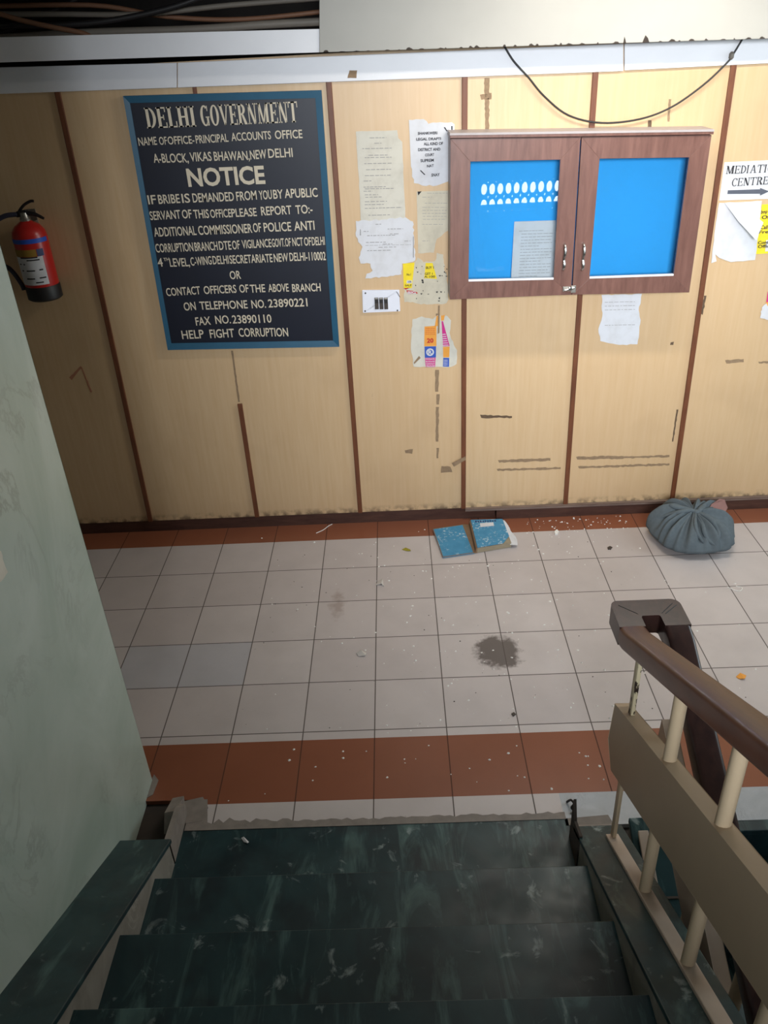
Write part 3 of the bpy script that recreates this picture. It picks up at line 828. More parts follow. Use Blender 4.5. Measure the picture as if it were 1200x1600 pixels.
bm = B(); box(bm, b1.x-0.003, b1.x+0.004, WY-0.0055, WY-0.003, b1.z-0.012, b1.z+0.006, 0.0005); obj('keyhole', bm, M['black'], br)

# ------------------------------------------------------------------ sheets of paper and stickers on the wall
def torn(pts, amp, step=6, skip=()):
    """photo-space outline with ragged edges; edge numbers in skip stay straight"""
    out = []
    for i, p in enumerate(pts):
        q = pts[(i+1) % len(pts)]
        out.append(p)
        L = math.hypot(q[0]-p[0], q[1]-p[1])
        if i in skip: continue
        n = int(L/step)
        nx, ny = -(q[1]-p[1])/max(L, 1), (q[0]-p[0])/max(L, 1)
        for k in range(1, n):
            t = k/n; d = random.uniform(-amp, amp)
            out.append((p[0]+(q[0]-p[0])*t+nx*d, p[1]+(q[1]-p[1])*t+ny*d))
    return out
def sheet(bm, pts, depth, th=0.0008, mi=0):
    prism(bm, [U(u, v, 'y', WY-depth) for u, v in pts], (0, th, 0), mi)
def fig(pts, depth):                          # a flat printed patch
    bm = B(); vs = [bm.verts.new(U(u, v, 'y', WY-depth)) for u, v in pts]; bm.faces.new(vs); return bm
def greek(bm, x0, x1, y, slope, h, depth, mi=0):
    """an illegible printed line as a run of short dashes"""
    x = x0
    while x < x1:
        w = random.uniform(2.5, 7.5)
        e = min(x+w, x1)
        yy = y+slope*(x-x0)
        vs = [bm.verts.new(U(a, b, 'y', WY-depth)) for a, b in ((x, yy), (e, yy+slope*(e-x)), (e, yy+slope*(e-x)+h), (x, yy+h))]
        bm.faces.new(vs).material_index = mi
        x = e+random.uniform(1.0, 2.2)
def paper(name, label, cat, pts, depth, mat, group=None):
    c = [U(u, v, 'y', WY-depth) for u, v in pts]
    m = sum(c, Vector())/len(c)
    t = thing(name, label, cat, (m.x, WY, m.z), group)
    bm = B(); sheet(bm, pts, depth); obj('sheet', bm, mat, t)
    return t
D4 = 1067/200
def z4(x, y): return (540+x/D4, 170+y/D4)
p = paper('notice_paper', 'long yellowed sheet of faint typed lines pasted left of the other papers', 'paper',
          torn([z4(85, 190), z4(430, 178), z4(440, 245), z4(472, 275), z4(500, 940), z4(130, 960), z4(118, 700)], 0.5, 9), 0.0015, M['paperold'])
bm = B()
for y, a, b in ((240, 200, 340), (285, 240, 300), (330, 140, 395), (385, 190, 350), (405, 160, 385), (455, 155, 395), (505, 170, 380), (555, 160, 375), (600, 150, 215), (650, 150, 335), (665, 160, 400), (685, 150, 225), (715, 160, 270), (735, 165, 300), (772, 160, 345), (797, 160, 320), (885, 190, 370)):
    x0, yy = z4(a, y); x1, _ = z4(b, y); greek(bm, x0, x1, yy, -0.02, 0.9, 0.003)
x0, yy = z4(160, 828); greek(bm, x0, z4(470, 0)[0], yy, -0.03, 0.9, 0.0031)
rows('printed_line', bm, M['greyink'], p, 0.004)
p = paper('notice_paper', 'torn white sheet with rough edges pasted over the foot of the long sheet', 'paper',
          torn([z4(85, 935), z4(300, 925), z4(500, 905), z4(560, 940), z4(570, 1060), z4(580, 1265), z4(470, 1290), z4(465, 1380), z4(300, 1400), z4(165, 1415), z4(175, 1375), z4(225, 1350), z4(205, 1290), z4(125, 1290), z4(110, 1240), z4(140, 1150), z4(105, 1110), z4(85, 1060)], 1.3, 4), 0.0026, M['paper'])
bm = B()
for y, a, b in ((960, 250, 300), (1000, 350, 480), (1020, 150, 190), (1040, 370, 450), (1055, 180, 420), (1100, 490, 540), (1112, 170, 335), (1125, 310, 390), (1152, 275, 420), (1180, 180, 375)):
    x0, yy = z4(a, y); greek(bm, x0, z4(b, 0)[0], yy, -0.02, 0.9, 0.0042)
x0, yy = z4(165, 1137); greek(bm, x0, z4(545, 0)[0], yy, -0.015, 0.5, 0.0042)
for a, y0, y1 in ((120, 1005, 1055), (562, 1065, 1240)):
    x, y = z4(a, y0); _, y2 = z4(a, y1)
    bm.faces.new([bm.verts.new(U(q[0], q[1], 'y', WY-0.0042)) for q in ((x, y), (x+1.2, y), (x+1.4, y2), (x, y2))])
rows('printed_line', bm, M['greyink'], p, 0.004)
p = paper('notice_paper', 'white sheet with bold serif-style lettering and torn top right beside the cabinet top', 'paper',
          torn([z4(528, 92), z4(650, 86), z4(690, 125), z4(760, 115), z4(888, 112), z4(885, 210), z4(870, 600), z4(760, 640), z4(640, 640), z4(570, 620), z4(545, 480)], 1.2, 5, (10, 5)), 0.0024, M['paper'])
bm = B()
for t, a, b, y, hh in (("SHANKWERI", 603, 765, 215, 22), ("LEGAL DRAFTI", 590, 795, 264, 22), ("ALL KIND OF", 652, 812, 304, 24), ("DISTRICT AND", 605, 790, 352, 24), ("COURT", 662, 738, 396, 22), ("SUPREM", 625, 735, 444, 24), ("NAT", 678, 735, 488, 22), ("SNAY", 715, 785, 564, 24)):
    p0 = z4(a, y); p1 = z4(b, y-5); wordpx(bm, t, p0, p1, hh/D4, WY-0.0036, 0.03)
for a, b, y, k in ((820, 850, 155, 30), (620, 665, 515, 34)):
    q = [z4(a, y), z4(a+8, y-3), z4(b, y+k), z4(b-10, y+k+2)]; bm.faces.new([bm.verts.new(U(u, v, 'y', WY-0.0038)) for u, v in q])
rows('lettering', bm, M['ink'], p, 0.010)
p = paper('notice_paper', 'buff typed sheet with a torn corner tucked against the cabinet side', 'paper',
          torn([z4(592, 690), z4(862, 682), z4(862, 1010), z4(760, 1085), z4(735, 1200), z4(605, 1205)], 0.9, 6, (0, 5)), 0.0016, M['paperbuff'])
bm = B()
for y, a, b in ((702, 680, 850), (735, 640, 720), (785, 660, 855), (820, 640, 840), (845, 640, 845), (870, 640, 840), (895, 645, 840), (920, 645, 830), (962, 640, 810), (1100, 640, 700)):
    x0, yy = z4(a, y); greek(bm, x0, z4(b, 0)[0], yy, 0, 0.6, 0.0028)
rows('printed_line', bm, M['greyink'], p, 0.004)
bm = B(); bm.faces.new([bm.verts.new(U(*z4(a, b), 'y', WY-0.003)) for a, b in ((600, 690), (634, 688), (606, 722))]); obj('torn_corner', bm, M['ink'], p)
p = paper('poster_remnant', 'scraped pale poster remnant with two yellow strips above the white switch plate', 'paper',
          torn([z4(560, 1290), z4(600, 1240), z4(650, 1280), z4(745, 1270), z4(760, 1200), z4(815, 1215), z4(822, 1330), z4(845, 1400), z4(858, 1590), z4(840, 1620), z4(700, 1630), z4(490, 1612), z4(487, 1500), z4(555, 1480)], 1.4, 4), 0.0012, M['paperbuff'])
for q, mt in (([(478, 1290), (575, 1282), (552, 1495), (485, 1495)], 'yellow'), ([(668, 1285), (725, 1285), (762, 1418), (655, 1412)], 'yellow'), ([(485, 1495), (540, 1490), (500, 1508)], 'redprint'), ([(510, 1430), (552, 1430), (552, 1455), (508, 1455)], 'paper')):
    bm = fig([z4(*a) for a in q], 0.0028 if mt != 'paper' else 0.0034); o = obj('coloured_patch', bm, M[mt], p)
    if mt == 'yellow': o['label'] = 'yellow printed strip'
bm = B()
for t, a, b, y, h_ in (("BUY 1", 670, 735, 1335, 22), ("GET 1", 660, 725, 1385, 20), ("A-100", 655, 745, 1408, 18), ("No.1", 510, 545, 1390, 18), ("10%", 520, 548, 1450, 16), ("SALE", 495, 550, 1480, 16)):
    wordpx(bm, t, z4(a, y), z4(b, y-2), h_/D4, WY-0.0040, 0.02)
for k in range(34):
    a, b = random.uniform(570, 840), random.uniform(1300, 1600); w, h_ = random.uniform(4, 20), random.uniform(4, 14)
    if 640 < a < 775 and b < 1425: continue
    bm.faces.new([bm.verts.new(U(*z4(a+dx*w, b+dy*h_), 'y', WY-0.0026)) for dx, dy in ((0, 0), (1, random.uniform(-0.4, 0.4)), (0.8, 1), (0.3, 0.8))])
obj('printed_marks', bm, M['ink'], p)['kind'] = 'stuff'
bm = B(); bm.faces.new([bm.verts.new(U(*z4(a, b), 'y', WY-0.0030)) for a, b in ((505, 1512), (580, 1520), (605, 1538), (520, 1545))]); obj('coloured_patch', bm, M['redprint'], p)
bm = B(); wordpx(bm, "BIG", z4(518, 1543), z4(585, 1540), 22/D4, WY-0.0040, 0.03); rows('lettering', bm, M['paper'], p, 0.004)

D5 = 1035/220
def z5(x, y): return (540+x/D5, 420+y/D5)
p = paper('sticker_sheet', 'translucent peeling sheet with orange, blue and magenta stickers below the yellow strips', 'sticker',
          torn([z5(492, 370), z5(560, 350), z5(640, 370), z5(675, 340), z5(745, 345), z5(775, 380), z5(765, 470), z5(795, 560), z5(820, 600), z5(815, 700), z5(770, 722), z5(500, 720), z5(480, 560)], 1.0, 5), 0.0014, M['paperold'])
for q, mt in (([(580, 425), (668, 418), (668, 568), (578, 570)], 'orange'), ([(668, 345), (680, 345), (680, 420), (655, 425)], 'orange'), ([(580, 572), (665, 570), (664, 652), (582, 654)], 'blueprint'), ([(584, 655), (662, 653), (658, 722), (588, 722)], 'magenta'),
              ([(700, 345), (730, 340), (722, 380), (702, 382)], 'orange'), ([(705, 385), (716, 385), (765, 568), (716, 570)], 'magenta'), ([(716, 575), (765, 572), (762, 650), (718, 652)], 'orange'), ([(718, 655), (762, 655), (760, 720), (716, 718)], 'blueprint'),
              ([(680, 270), (692, 270), (690, 470), (676, 480)], 'tape'), ([(500, 690), (540, 640), (552, 655), (505, 700)], 'tape')):
    obj('printed_patch', fig([z5(*a) for a in q], 0.0026), M[mt], p)
bm = B(); c0 = U(*z5(621, 613), 'y', WY-0.0032); r_ = U(*z5(650, 613), 'y', WY-0.0032).x-c0.x
for k in range(20):
    a, b = 2*math.pi*k/20, 2*math.pi*(k+1)/20
    bm.faces.new([bm.verts.new(c0+Vector((math.cos(t)*s*r_, 0, math.sin(t)*s*r_))) for t, s in ((a, 1), (b, 1), (b, 0.62), (a, 0.62))])
wordpx(bm, "R", z5(608, 625), z5(636, 625), 26/D5, WY-0.0034, 0.04)
for t, y in (("DONATE", 668), ("BLOOD & EYE", 686), ("CONTACT", 703), ("HELPLINE", 719)):
    wordpx(bm, t, z5(590, y), z5(655, y), 11/D5, WY-0.0034, 0.02)
for k in range(4): wordpx(bm, "INFO", z5(722, 675+k*12), z5(750, 675+k*12), 8/D5, WY-0.0034, 0.01)
rows('lettering', bm, M['paper'], p, 0.004)
bm = B(); wordpx(bm, "20", z5(598, 543), z5(646, 541), 32/D5, WY-0.0034, 0.04)
for k in range(4): wordpx(bm, "OFFER DETAILS", z5(586, 442+k*14), z5(660, 441+k*14), 8/D5, WY-0.0034, 0.0)
rows('lettering', bm, M['redprint'], p, 0.004)
bm = B()
for k in range(6):
    y = 480+k*16
    bm.faces.new([bm.verts.new(U(*z5(a, b), 'y', WY-0.0033)) for a, b in ((712, y), (735+k*4, y-2), (737+k*4, y+3), (713, y+5))])
obj('printed_stripes', bm, M['paper'], p)

p = paper('notice_paper', 'creased grey-white sheet hanging below the right cabinet door', 'paper',
          torn([(940, 461), (1003, 459), (998, 485), (1001, 500), (996, 538), (968, 539), (938, 533), (935, 514), (941, 495)], 0.8, 5), 0.0018, M['paper'])
bm = B()
for y in (472, 478, 484, 508): greek(bm, 945, 992, y, -0.02, 0.7, 0.003)
rows('printed_line', bm, M['greyink'], p, 0.004)
D7 = 485/200
def z7(x, y): return (1000+x/D7, 200+y/D7)
p = paper('direction_sign', 'white MEDIATION CENTRE sheet with a grey arrow pointing right', 'sign',
          [z7(320, 130), z7(530, 120), z7(640, 116), z7(610, 262), z7(500, 268), z7(300, 275)], 0.0018, M['paper'])
bm = B()
for t, a, y0, b, y1, hh in (("MEDIATION", 324, 174, 532, 166, 28), ("CENTRE", 346, 221, 484, 213, 28)):
    P0, P1 = U(*z7(a, y0), 'y', WY-0.0030), U(*z7(b, y1), 'y', WY-0.0030)
    serifline(bm, t, P0, P1, (P1-P0).length*(0.135 if t == 'MEDIATION' else 0.205), 0.12)
rows('lettering', bm, M['ink'], p, 0.010)
bm = B()
bm.faces.new([bm.verts.new(U(*z7(a, b), 'y', WY-0.0032)) for a, b in ((333, 236), (455, 232), (455, 227), (490, 240), (455, 256), (455, 249), (331, 250))])
obj('arrow', bm, plain('grey_arrow', (84, 88, 100), 0.8), p)
p = paper('notice_paper', 'blank white torn sheet with a curled flap under the direction sign', 'paper',
          torn([z7(300, 284), z7(462, 276), z7(452, 380), z7(436, 500), z7(345, 508), z7(300, 492), z7(285, 478), z7(290, 505), z7(270, 512), z7(285, 380)], 0.5, 8), 0.0026, M['paper'])
bm = B()
A_, B2_, C_, D_, E_ = [U(*z7(a, b), 'y', WY-0.0035) for a, b in ((320, 283), (395, 300), (452, 350), (420, 415), (365, 350))]
for v_, dy in ((C_, -0.05), (D_, -0.065), (E_, -0.03), (B2_, -0.012)): v_.y += dy
prism(bm, [A_, B2_, C_, D_, E_], (0, 0.0006, 0)); obj('curled_flap', bm, M['paper'], p)
p = paper('notice_paper', 'yellow printed sheet at the right edge beside the torn white sheet', 'paper',
          [z7(462, 290), z7(600, 283), z7(575, 470), z7(438, 478)], 0.0016, M['yellow'])
bm = B()
for t, a, b, y, h_ in (("bmp", 458, 482, 325, 14), ("Offer", 460, 520, 345, 14), ("Call now", 456, 520, 383, 14), ("Free", 450, 500, 400, 12), ("Contact", 446, 510, 440, 12), ("Office", 446, 500, 455, 12)):
    wordpx(bm, t, z7(a, y), z7(b, y-3), h_/D7, WY-0.0028, 0.02)
rows('lettering', bm, M['ink'], p, 0.010)
bm = fig([z7(478, 425), z7(520, 422), z7(518, 465), z7(474, 468)], 0.0026); obj('white_label', bm, M['paper'], p)
p = paper('sticker_sheet', 'magenta and orange sticker at the right edge below the yellow sheet', 'sticker',
          [z7(484, 620), z7(560, 610), z7(550, 690), z7(474, 700), z7(478, 660)], 0.0016, M['orange'])
bm = fig([z7(484, 620), z7(560, 610), z7(556, 650), z7(479, 660)], 0.0026); obj('printed_patch', bm, M['magenta'], p)
bm = B(); sheet(bm, torn([z7(462, 680), z7(480, 665), z7(500, 700), z7(495, 730), z7(455, 720)], 0.8, 3), 0.003); o = obj('tape_scrap', bm, M['paper'], p)

# tape residue, scratches and bare strips on the veneer: wear of the wall itself
def scar(pts, mat='tape', amp=0.8, depth=0.0009):
    bm = B(); sheet(bm, torn(pts, amp, 4), depth, 0.0007); obj('residue_mark', bm, M[mat], wall_back)
scar([(750, 648), (800, 650), (800, 653), (752, 653)], 'tapedark')
scar([(778, 719), (860, 716), (860, 720), (780, 723)]); scar([(776, 733), (876, 730), (876, 733), (778, 736)])
scar([(900, 714), (950, 712), (1000, 713), (1046, 711), (1046, 714), (960, 717), (902, 718)], 'tape'); scar([(903, 729), (1046, 724), (1046, 727), (905, 732)])
for a, b, y0, y1 in ((681, 687, 490, 505), (680, 686, 578, 612), (682, 687, 616, 632), (681, 686, 636, 690), (682, 686, 700, 716)):
    scar([(a, y0), (b, y0), (b-1, y1), (a, y1)], 'tape', 0.6)
scar(list(z5(*q) for q in ((435, 1335), (495, 1325), (490, 1360), (440, 1355)))); scar(list(z5(*q) for q in ((780, 1430), (880, 1378), (885, 1405), (795, 1455))), 'tape', 0.4, 0.014)
scar(list(z5(*q) for q in ((705, 1450), (770, 1455), (785, 1495), (700, 1500)))); scar([(757, 122), (765, 122), (764, 205), (758, 206)], 'tape', 0.9)
scar([(750, 148), (768, 145), (768, 155), (752, 156)]); scar([(1133, 563), (1162, 561), (1162, 566), (1135, 568)]); scar([(1185, 565), (1230, 562), (1230, 565), (1186, 568)])
scar([(361, 548), (364, 548), (375, 628), (372, 628)], 'tape', 0.3); scar([(1045, 155), (1049, 155), (1046, 190), (1043, 190)], 'tape', 0.8)
scar([(1100, 462), (1104, 462), (1098, 492), (1095, 490)], 'tapedark', 0.8); scar([(1013, 188), (1018, 188), (1018, 200), (1012, 200)], 'tapedark', 0.4)
scar([(1048, 535), (1053, 534), (1052, 539), (1047, 539)], 'tapedark'); scar([(1057, 640), (1060, 640), (1052, 690), (1050, 690)], 'tapedark', 0.5)
scar([(108, 590), (126, 572), (128, 574), (112, 594)], 'faint', 0.4); scar([(126, 574), (128, 574), (144, 612), (142, 614)], 'faint', 0.4)
scar([(546, 110), (558, 110), (557, 122), (543, 122)], 'tape', 0.6, 0.0172)

# ------------------------------------------------------------------ switch plate
s0, s1, s2, s3 = [U(u, v, 'y', WY-0.010) for u, v in ((567, 489), (625.5, 486.5), (624, 453), (566, 453.5))]
sw = thing('switch_plate', 'white plastic switch plate with three dark switches between notice board and stickers', 'switch', ((s0.x+s1.x)/2, WY, (s0.z+s3.z)/2))
bm = B(); prism(bm, [s0, s1, s2, s3], (0, 0.0095, 0)); bmesh.ops.bevel(bm, geom=bm.edges[:], offset=0.002, segments=2, affect='EDGES', clamp_overlap=True); obj('plate', bm, M['plastic'], sw)
for i in range(3):
    c = U(588.5+7.3*i, 474, 'y', WY-0.010)
    bm = B(); box(bm, c.x-0.010, c.x+0.010, WY-0.0145, WY-0.009, c.z-0.030, c.z+0.030, 0.0012)
    s_ = obj('switch', bm, M['dark'], sw)
    bm = B(); box(bm, c.x-0.0075, c.x+0.0075, WY-0.019, WY-0.0135, c.z+0.004, c.z+0.020, 0.0015); obj('toggle', bm, M['black'], s_)
    bm = B(); box(bm, c.x-0.0085, c.x+0.0085, WY-0.0165, WY-0.0125, c.z+0.022, c.z+0.029, 0.001); obj('switch_cap', bm, M['zinc'], s_)
for u, v in ((571, 458), (621, 485), (570.5, 486)):
    c = U(u, v, 'y', WY-0.010); bm = B(); tube(bm, [(c.x, WY-0.012, c.z), (c.x, WY-0.0085, c.z)], 0.0042, 10); obj('screw', bm, M['dark'], sw)
c = U(621, 457, 'y', WY-0.011); bm = B(); hexa(bm, [c+Vector(q) for q in ((-0.008, 0, 0.008), (0.0, 0, 0.0), (0.014, 0, -0.026), (0.010, 0, -0.024), (-0.008, 0.002, 0.008), (0.0, 0.002, 0.0), (0.014, 0.002, -0.026), (0.010, 0.002, -0.024))], 0); obj('broken_corner', bm, M['dark'], sw)

# ------------------------------------------------------------------ fire extinguisher
ey = 0.375
ec = U(66, 463, 'y', ey); et = U(48, 345, 'y', ey)
EX, EZ0, EZ1 = (U(60, 420, 'y', ey)).x, U(75, 466, 'y', ey).z, U(46, 342, 'y', ey).z
ex = thing('fire_extinguisher', 'red fire extinguisher with black hose and white label hung on the wall at left', 'fire extinguisher', (EX, ey, EZ0))
R_ = 0.080; H = EZ1-EZ0
bm = B(); lathe(bm, [(R_, EZ0+0.055), (R_, EZ0+H*0.80), (R_*0.94, EZ0+H*0.86), (R_*0.72, EZ0+H*0.925), (R_*0.42, EZ0+H*0.965), (0.022, EZ0+H*0.985), (0.020, EZ1)], EX, ey, 40); obj('cylinder', bm, M['red'], ex, True)
bm = B(); lathe(bm, [(R_*0.9, EZ0), (R_+0.003, EZ0+0.008), (R_+0.003, EZ0+0.068), (R_, EZ0+0.072)], EX, ey, 40); obj('base_cup', bm, M['black'], ex, True)
def wrap(name, a0, a1, z0, z1, mat, parent, r=R_+0.0012, n=18):
    bm = B(); q = []
    for k in range(n+1):
        a = math.radians(a0+(a1-a0)*k/n); q.append((bm.verts.new((EX+r*math.cos(a), ey+r*math.sin(a), z0)), bm.verts.new((EX+r*math.cos(a), ey+r*math.sin(a), z1))))
    for k in range(n): bm.faces.new((q[k][0], q[k+1][0], q[k+1][1], q[k][1]))
    return obj(name, bm, mat, parent, 'all')
wrap('blue_band', 185, 355, EZ0+H*0.735, EZ0+H*0.79, M['tagblue'], ex)
lb = wrap('label', 205, 318, EZ0+0.085, EZ0+H*0.575, M['paper'], ex)
wrap('label_heading', 205, 300, EZ0+H*0.578, EZ0+H*0.665, plain('ochre_print', (150, 116, 40), 0.6), ex)
wrap('label_emblem', 302, 325, EZ0+H*0.578, EZ0+H*0.665, plain('emblem_blue', (60, 70, 110), 0.6), ex)
for zz, a0, a1 in ((0.53, 262, 305), (0.48, 228, 236), (0.48, 246, 252), (0.40, 232, 240), (0.40, 252, 282), (0.405, 296, 308), (0.30, 245, 275), (0.305, 290, 312), (0.25, 275, 300), (0.56, 240, 300)):
    z_ = EZ0+H*zz; wrap('print_line', a0, a1, z_, z_+0.006, M['ink'], lb, R_+0.002, 6)
bm = B(); lathe(bm, [(0.024, EZ1-0.012), (0.026, EZ1+0.002), (0.020, EZ1+0.012), (0.018, EZ1+0.030), (0.010, EZ1+0.036)], EX, ey, 20); obj('valve', bm, M['zinc'], ex, True)
bm = B(); bx0 = EX
hexa(bm, [(EX-0.035, ey-0.012, EZ1+0.010), (EX+0.01, ey-0.012, EZ1+0.014), (EX+0.01, ey+0.012, EZ1+0.014), (EX-0.035, ey+0.012, EZ1+0.010), (EX-0.03, ey-0.012, EZ1+0.038), (EX+0.02, ey-0.012, EZ1+0.042), (EX+0.02, ey+0.012, EZ1+0.042), (EX-0.03, ey+0.012, EZ1+0.038)], 0.003)
tube(bm, spline([(EX, ey, EZ1+0.028), (EX+0.05, ey, EZ1+0.02), (EX+0.09, ey, EZ1-0.002)], 5), [0.012, 0.012, 0.011, 0.011, 0.010, 0.010, 0.009, 0.008, 0.008, 0.007, 0.006], 8)
obj('carry_handle', bm, M['black'], ex, True)
bm = B(); tube(bm, spline([(EX-0.02, ey, EZ1+0.036), (EX+0.01, ey, EZ1+0.062), (EX+0.045, ey, EZ1+0.078), (EX+0.062, ey, EZ1+0.078)], 5), 0.0065, 8); obj('squeeze_lever', bm, M['black'], ex, True)
bm = B(); tube(bm, spline([(EX-0.03, ey-0.005, EZ1+0.024), (EX-0.09, ey-0.02, EZ1+0.020), (EX-0.16, ey-0.03, EZ1-0.02), (EX-0.20, ey-0.03, EZ1-0.10), (EX-0.185, ey-0.03, EZ1-0.18), (EX-0.13, ey-0.02, EZ0+0.155), (EX-0.100, ey-0.012, EZ0+0.085), (EX-0.094, ey-0.01, EZ0+0.05)], 8), 0.011, 10); obj('hose', bm, plain('navy_hose', (44, 44, 62), 0.45), ex, 'all')
bm = B(); box(bm, EX-0.018, EX+0.018, ey+0.01, WY-0.0005, EZ1-0.055, EZ1-0.02, 0.002); box(bm, EX-0.02, EX+0.02, WY-0.004, WY-0.0002, EZ1-0.09, EZ1+0.03, 0.001); obj('wall_hook', bm, M['zinc'], ex)

# ------------------------------------------------------------------ hanging wire and ceiling cables
WV = WY-0.022
wp = [(788, 72), (803, 96), (825, 120), (850, 150), (888, 180), (940, 192), (1000, 186), (1050, 167), (1100, 132), (1136, 98), (1145, 86), (1162, 58)]
bm = B(); pts = spline([U(u, v, 'y', WV) for u, v in wp], 6); tube(bm, pts, 0.0042, 8)
w_ = obj('hanging_wire', bm, M['wire'], None, 'all'); tag(w_, 'thin black wire sagging across the wall above the cabinet', 'wire')
c = U(1143, 87, 'y', WV); bm = B(); lathe(bm, [(0.004, c.z-0.016), (0.011, c.z-0.008), (0.011, c.z+0.008), (0.004, c.z+0.016)], c.x, WV, 10); obj('tape_joint', bm, M['wiregrey'], w_, True)
cab_defs = [
 ('loose brown cable slanting down at the left end of the open ceiling box', [(-60, 2), (20, 28), (80, 42), (130, 52), (150, 64)], 0.37, 0.010, 'wirebrown'),
 ('thick grey cable lowest in the open ceiling box', [(-80, 66), (120, 52), (300, 46), (420, 38), (540, 32)], 0.41, 0.016, 'wiregrey'),
 ('dark cable curving up along the middle of the open ceiling box', [(-80, 40), (60, 40), (160, 34), (260, 14), (330, -10)], 0.46, 0.012, 'wire'),
 ('grey cable running just under the top of the open ceiling box', [(-80, 22), (80, 22), (220, 22), (360, 8), (540, -6)], 0.51, 0.011, 'wiregrey'),
 ('brown cable arching behind the others in the open ceiling box', [(-80, 12), (140, 8), (260, 26), (380, 30), (540, 14)], 0.56, 0.010, 'wirebrown'),
 ('black cable rising steeply at the far left of the open ceiling box', [(-80, 64), (-10, 56), (50, 30), (110, 4), (150, -20)], 0.61, 0.010, 'wire'),
]
for lab, pp, Y, r_, mt in cab_defs:
    bm = B(); tube(bm, spline([U(u, v, 'y', Y) for u, v in pp], 6), r_, 8); o = obj('cable', bm, M[mt], None, 'all'); tag(o, lab, 'cable', 'cables in the open ceiling box')

trim_panel = bpy.data.objects['trim_15']
gr_ = random.Random(5)
u = 505
while u < 1195:
    v0 = 82+(u-499)*(48-82)/1101.0
    w_g, h_g = gr_.uniform(3, 12), gr_.uniform(1, 4.5)*(2.6 if 970 < u < 1015 else 1)
    pts = [(u, v0), (u+w_g, v0-w_g*0.031), (u+w_g*0.8, v0-h_g*gr_.uniform(0.3, 1)), (u+w_g*0.45, v0-h_g), (u+w_g*0.2, v0-h_g*gr_.uniform(0.2, 0.8))]
    bm = B(); prism(bm, [U(a, b, 'y', FY-0.0062) for a, b in pts], (0, -0.0006, 0)); obj('grime_mark', bm, M['screed'], trim_panel)
    u += gr_.uniform(8, 30)

# ceiling tube fitting that gives the warm light (above the frame)
tl = thing('tube_light', 'white ceiling batten light with one tube above the notice cabinet', 'lamp', (1.25, -0.30, 2.94))
bm = B(); box(bm, 0.62, 1.88, -0.33, -0.27, 2.895, 2.94, 0.004); obj('housing', bm, M['white'], tl)
bm = B(); tube(bm, [(0.66, -0.30, 2.872), (1.84, -0.30, 2.872)], 0.013, 12); obj('tube', bm, M['glow'], tl)
for x_ in (0.645, 1.855):
    bm = B(); box(bm, x_-0.015, x_+0.015, -0.318, -0.282, 2.852, 2.897, 0.003); obj('lamp_holder', bm, M['plastic'], tl)

# ------------------------------------------------------------------ papers inside the cabinet
a, b, c, d = [U(u, v, 'y', WY-0.05) for u, v in ((799, 438), (864, 436), (869, 346), (806, 348))]
for q in (c, d): q.y = WY-0.02
dz = Vector((0, 0, cpt(0.3, 0.026, 0).z-a.z)); a += dz; b += dz
sh = thing('paper_sheaf', 'sheaf of white typed papers leaning inside the left cabinet door', 'paper', ((a.x+b.x)/2, a.y, a.z))
bm = B()
for k in range(5):
    o_ = Vector((0.004*math.sin(k*2.1), -0.0014*k, 0)); prism(bm, [p_+o_ for p_ in (a, b, c, d)], (0, 0.0009, 0))
obj('sheets', bm, M['paper'], sh)
bm = B(); upd = (d-a); upn = upd.normalized(); rd = b-a
for k in range(17):
    t = 0.86-k*0.045; x = 0.16 if k else 0.1
    while x < (0.86 if k % 5 else 0.6):
        w = random.uniform(0.04, 0.14); e = min(x+w, 0.9)
        q0 = a+upd*t+rd*x+Vector((0, -0.0085, 0)); q1 = a+upd*t+rd*e+Vector((0, -0.0085, 0))
        bm.faces.new([bm.verts.new(p_) for p_ in (q0, q1, q1+upn*0.0022, q0+upn*0.0022)]); x = e+0.02
rows('printed_line', bm, M['greyink'], sh, 0.004)

# ------------------------------------------------------------------ poster scrap on the marble wall
bm = B()
pp = [U(u, v, 'x', XW+0.001) for u, v in torn([(-40, 850), (1, 861), (6, 880), (12, 894), (2, 908), (-20, 925), (-60, 915)], 0.6, 5)]
prism(bm, pp, (0.001, 0, 0)); o = obj('poster_scrap', bm, M['paperold'], None, loc=pp[0]); tag(o, 'torn corner of an old poster on the pale marble wall', 'paper')

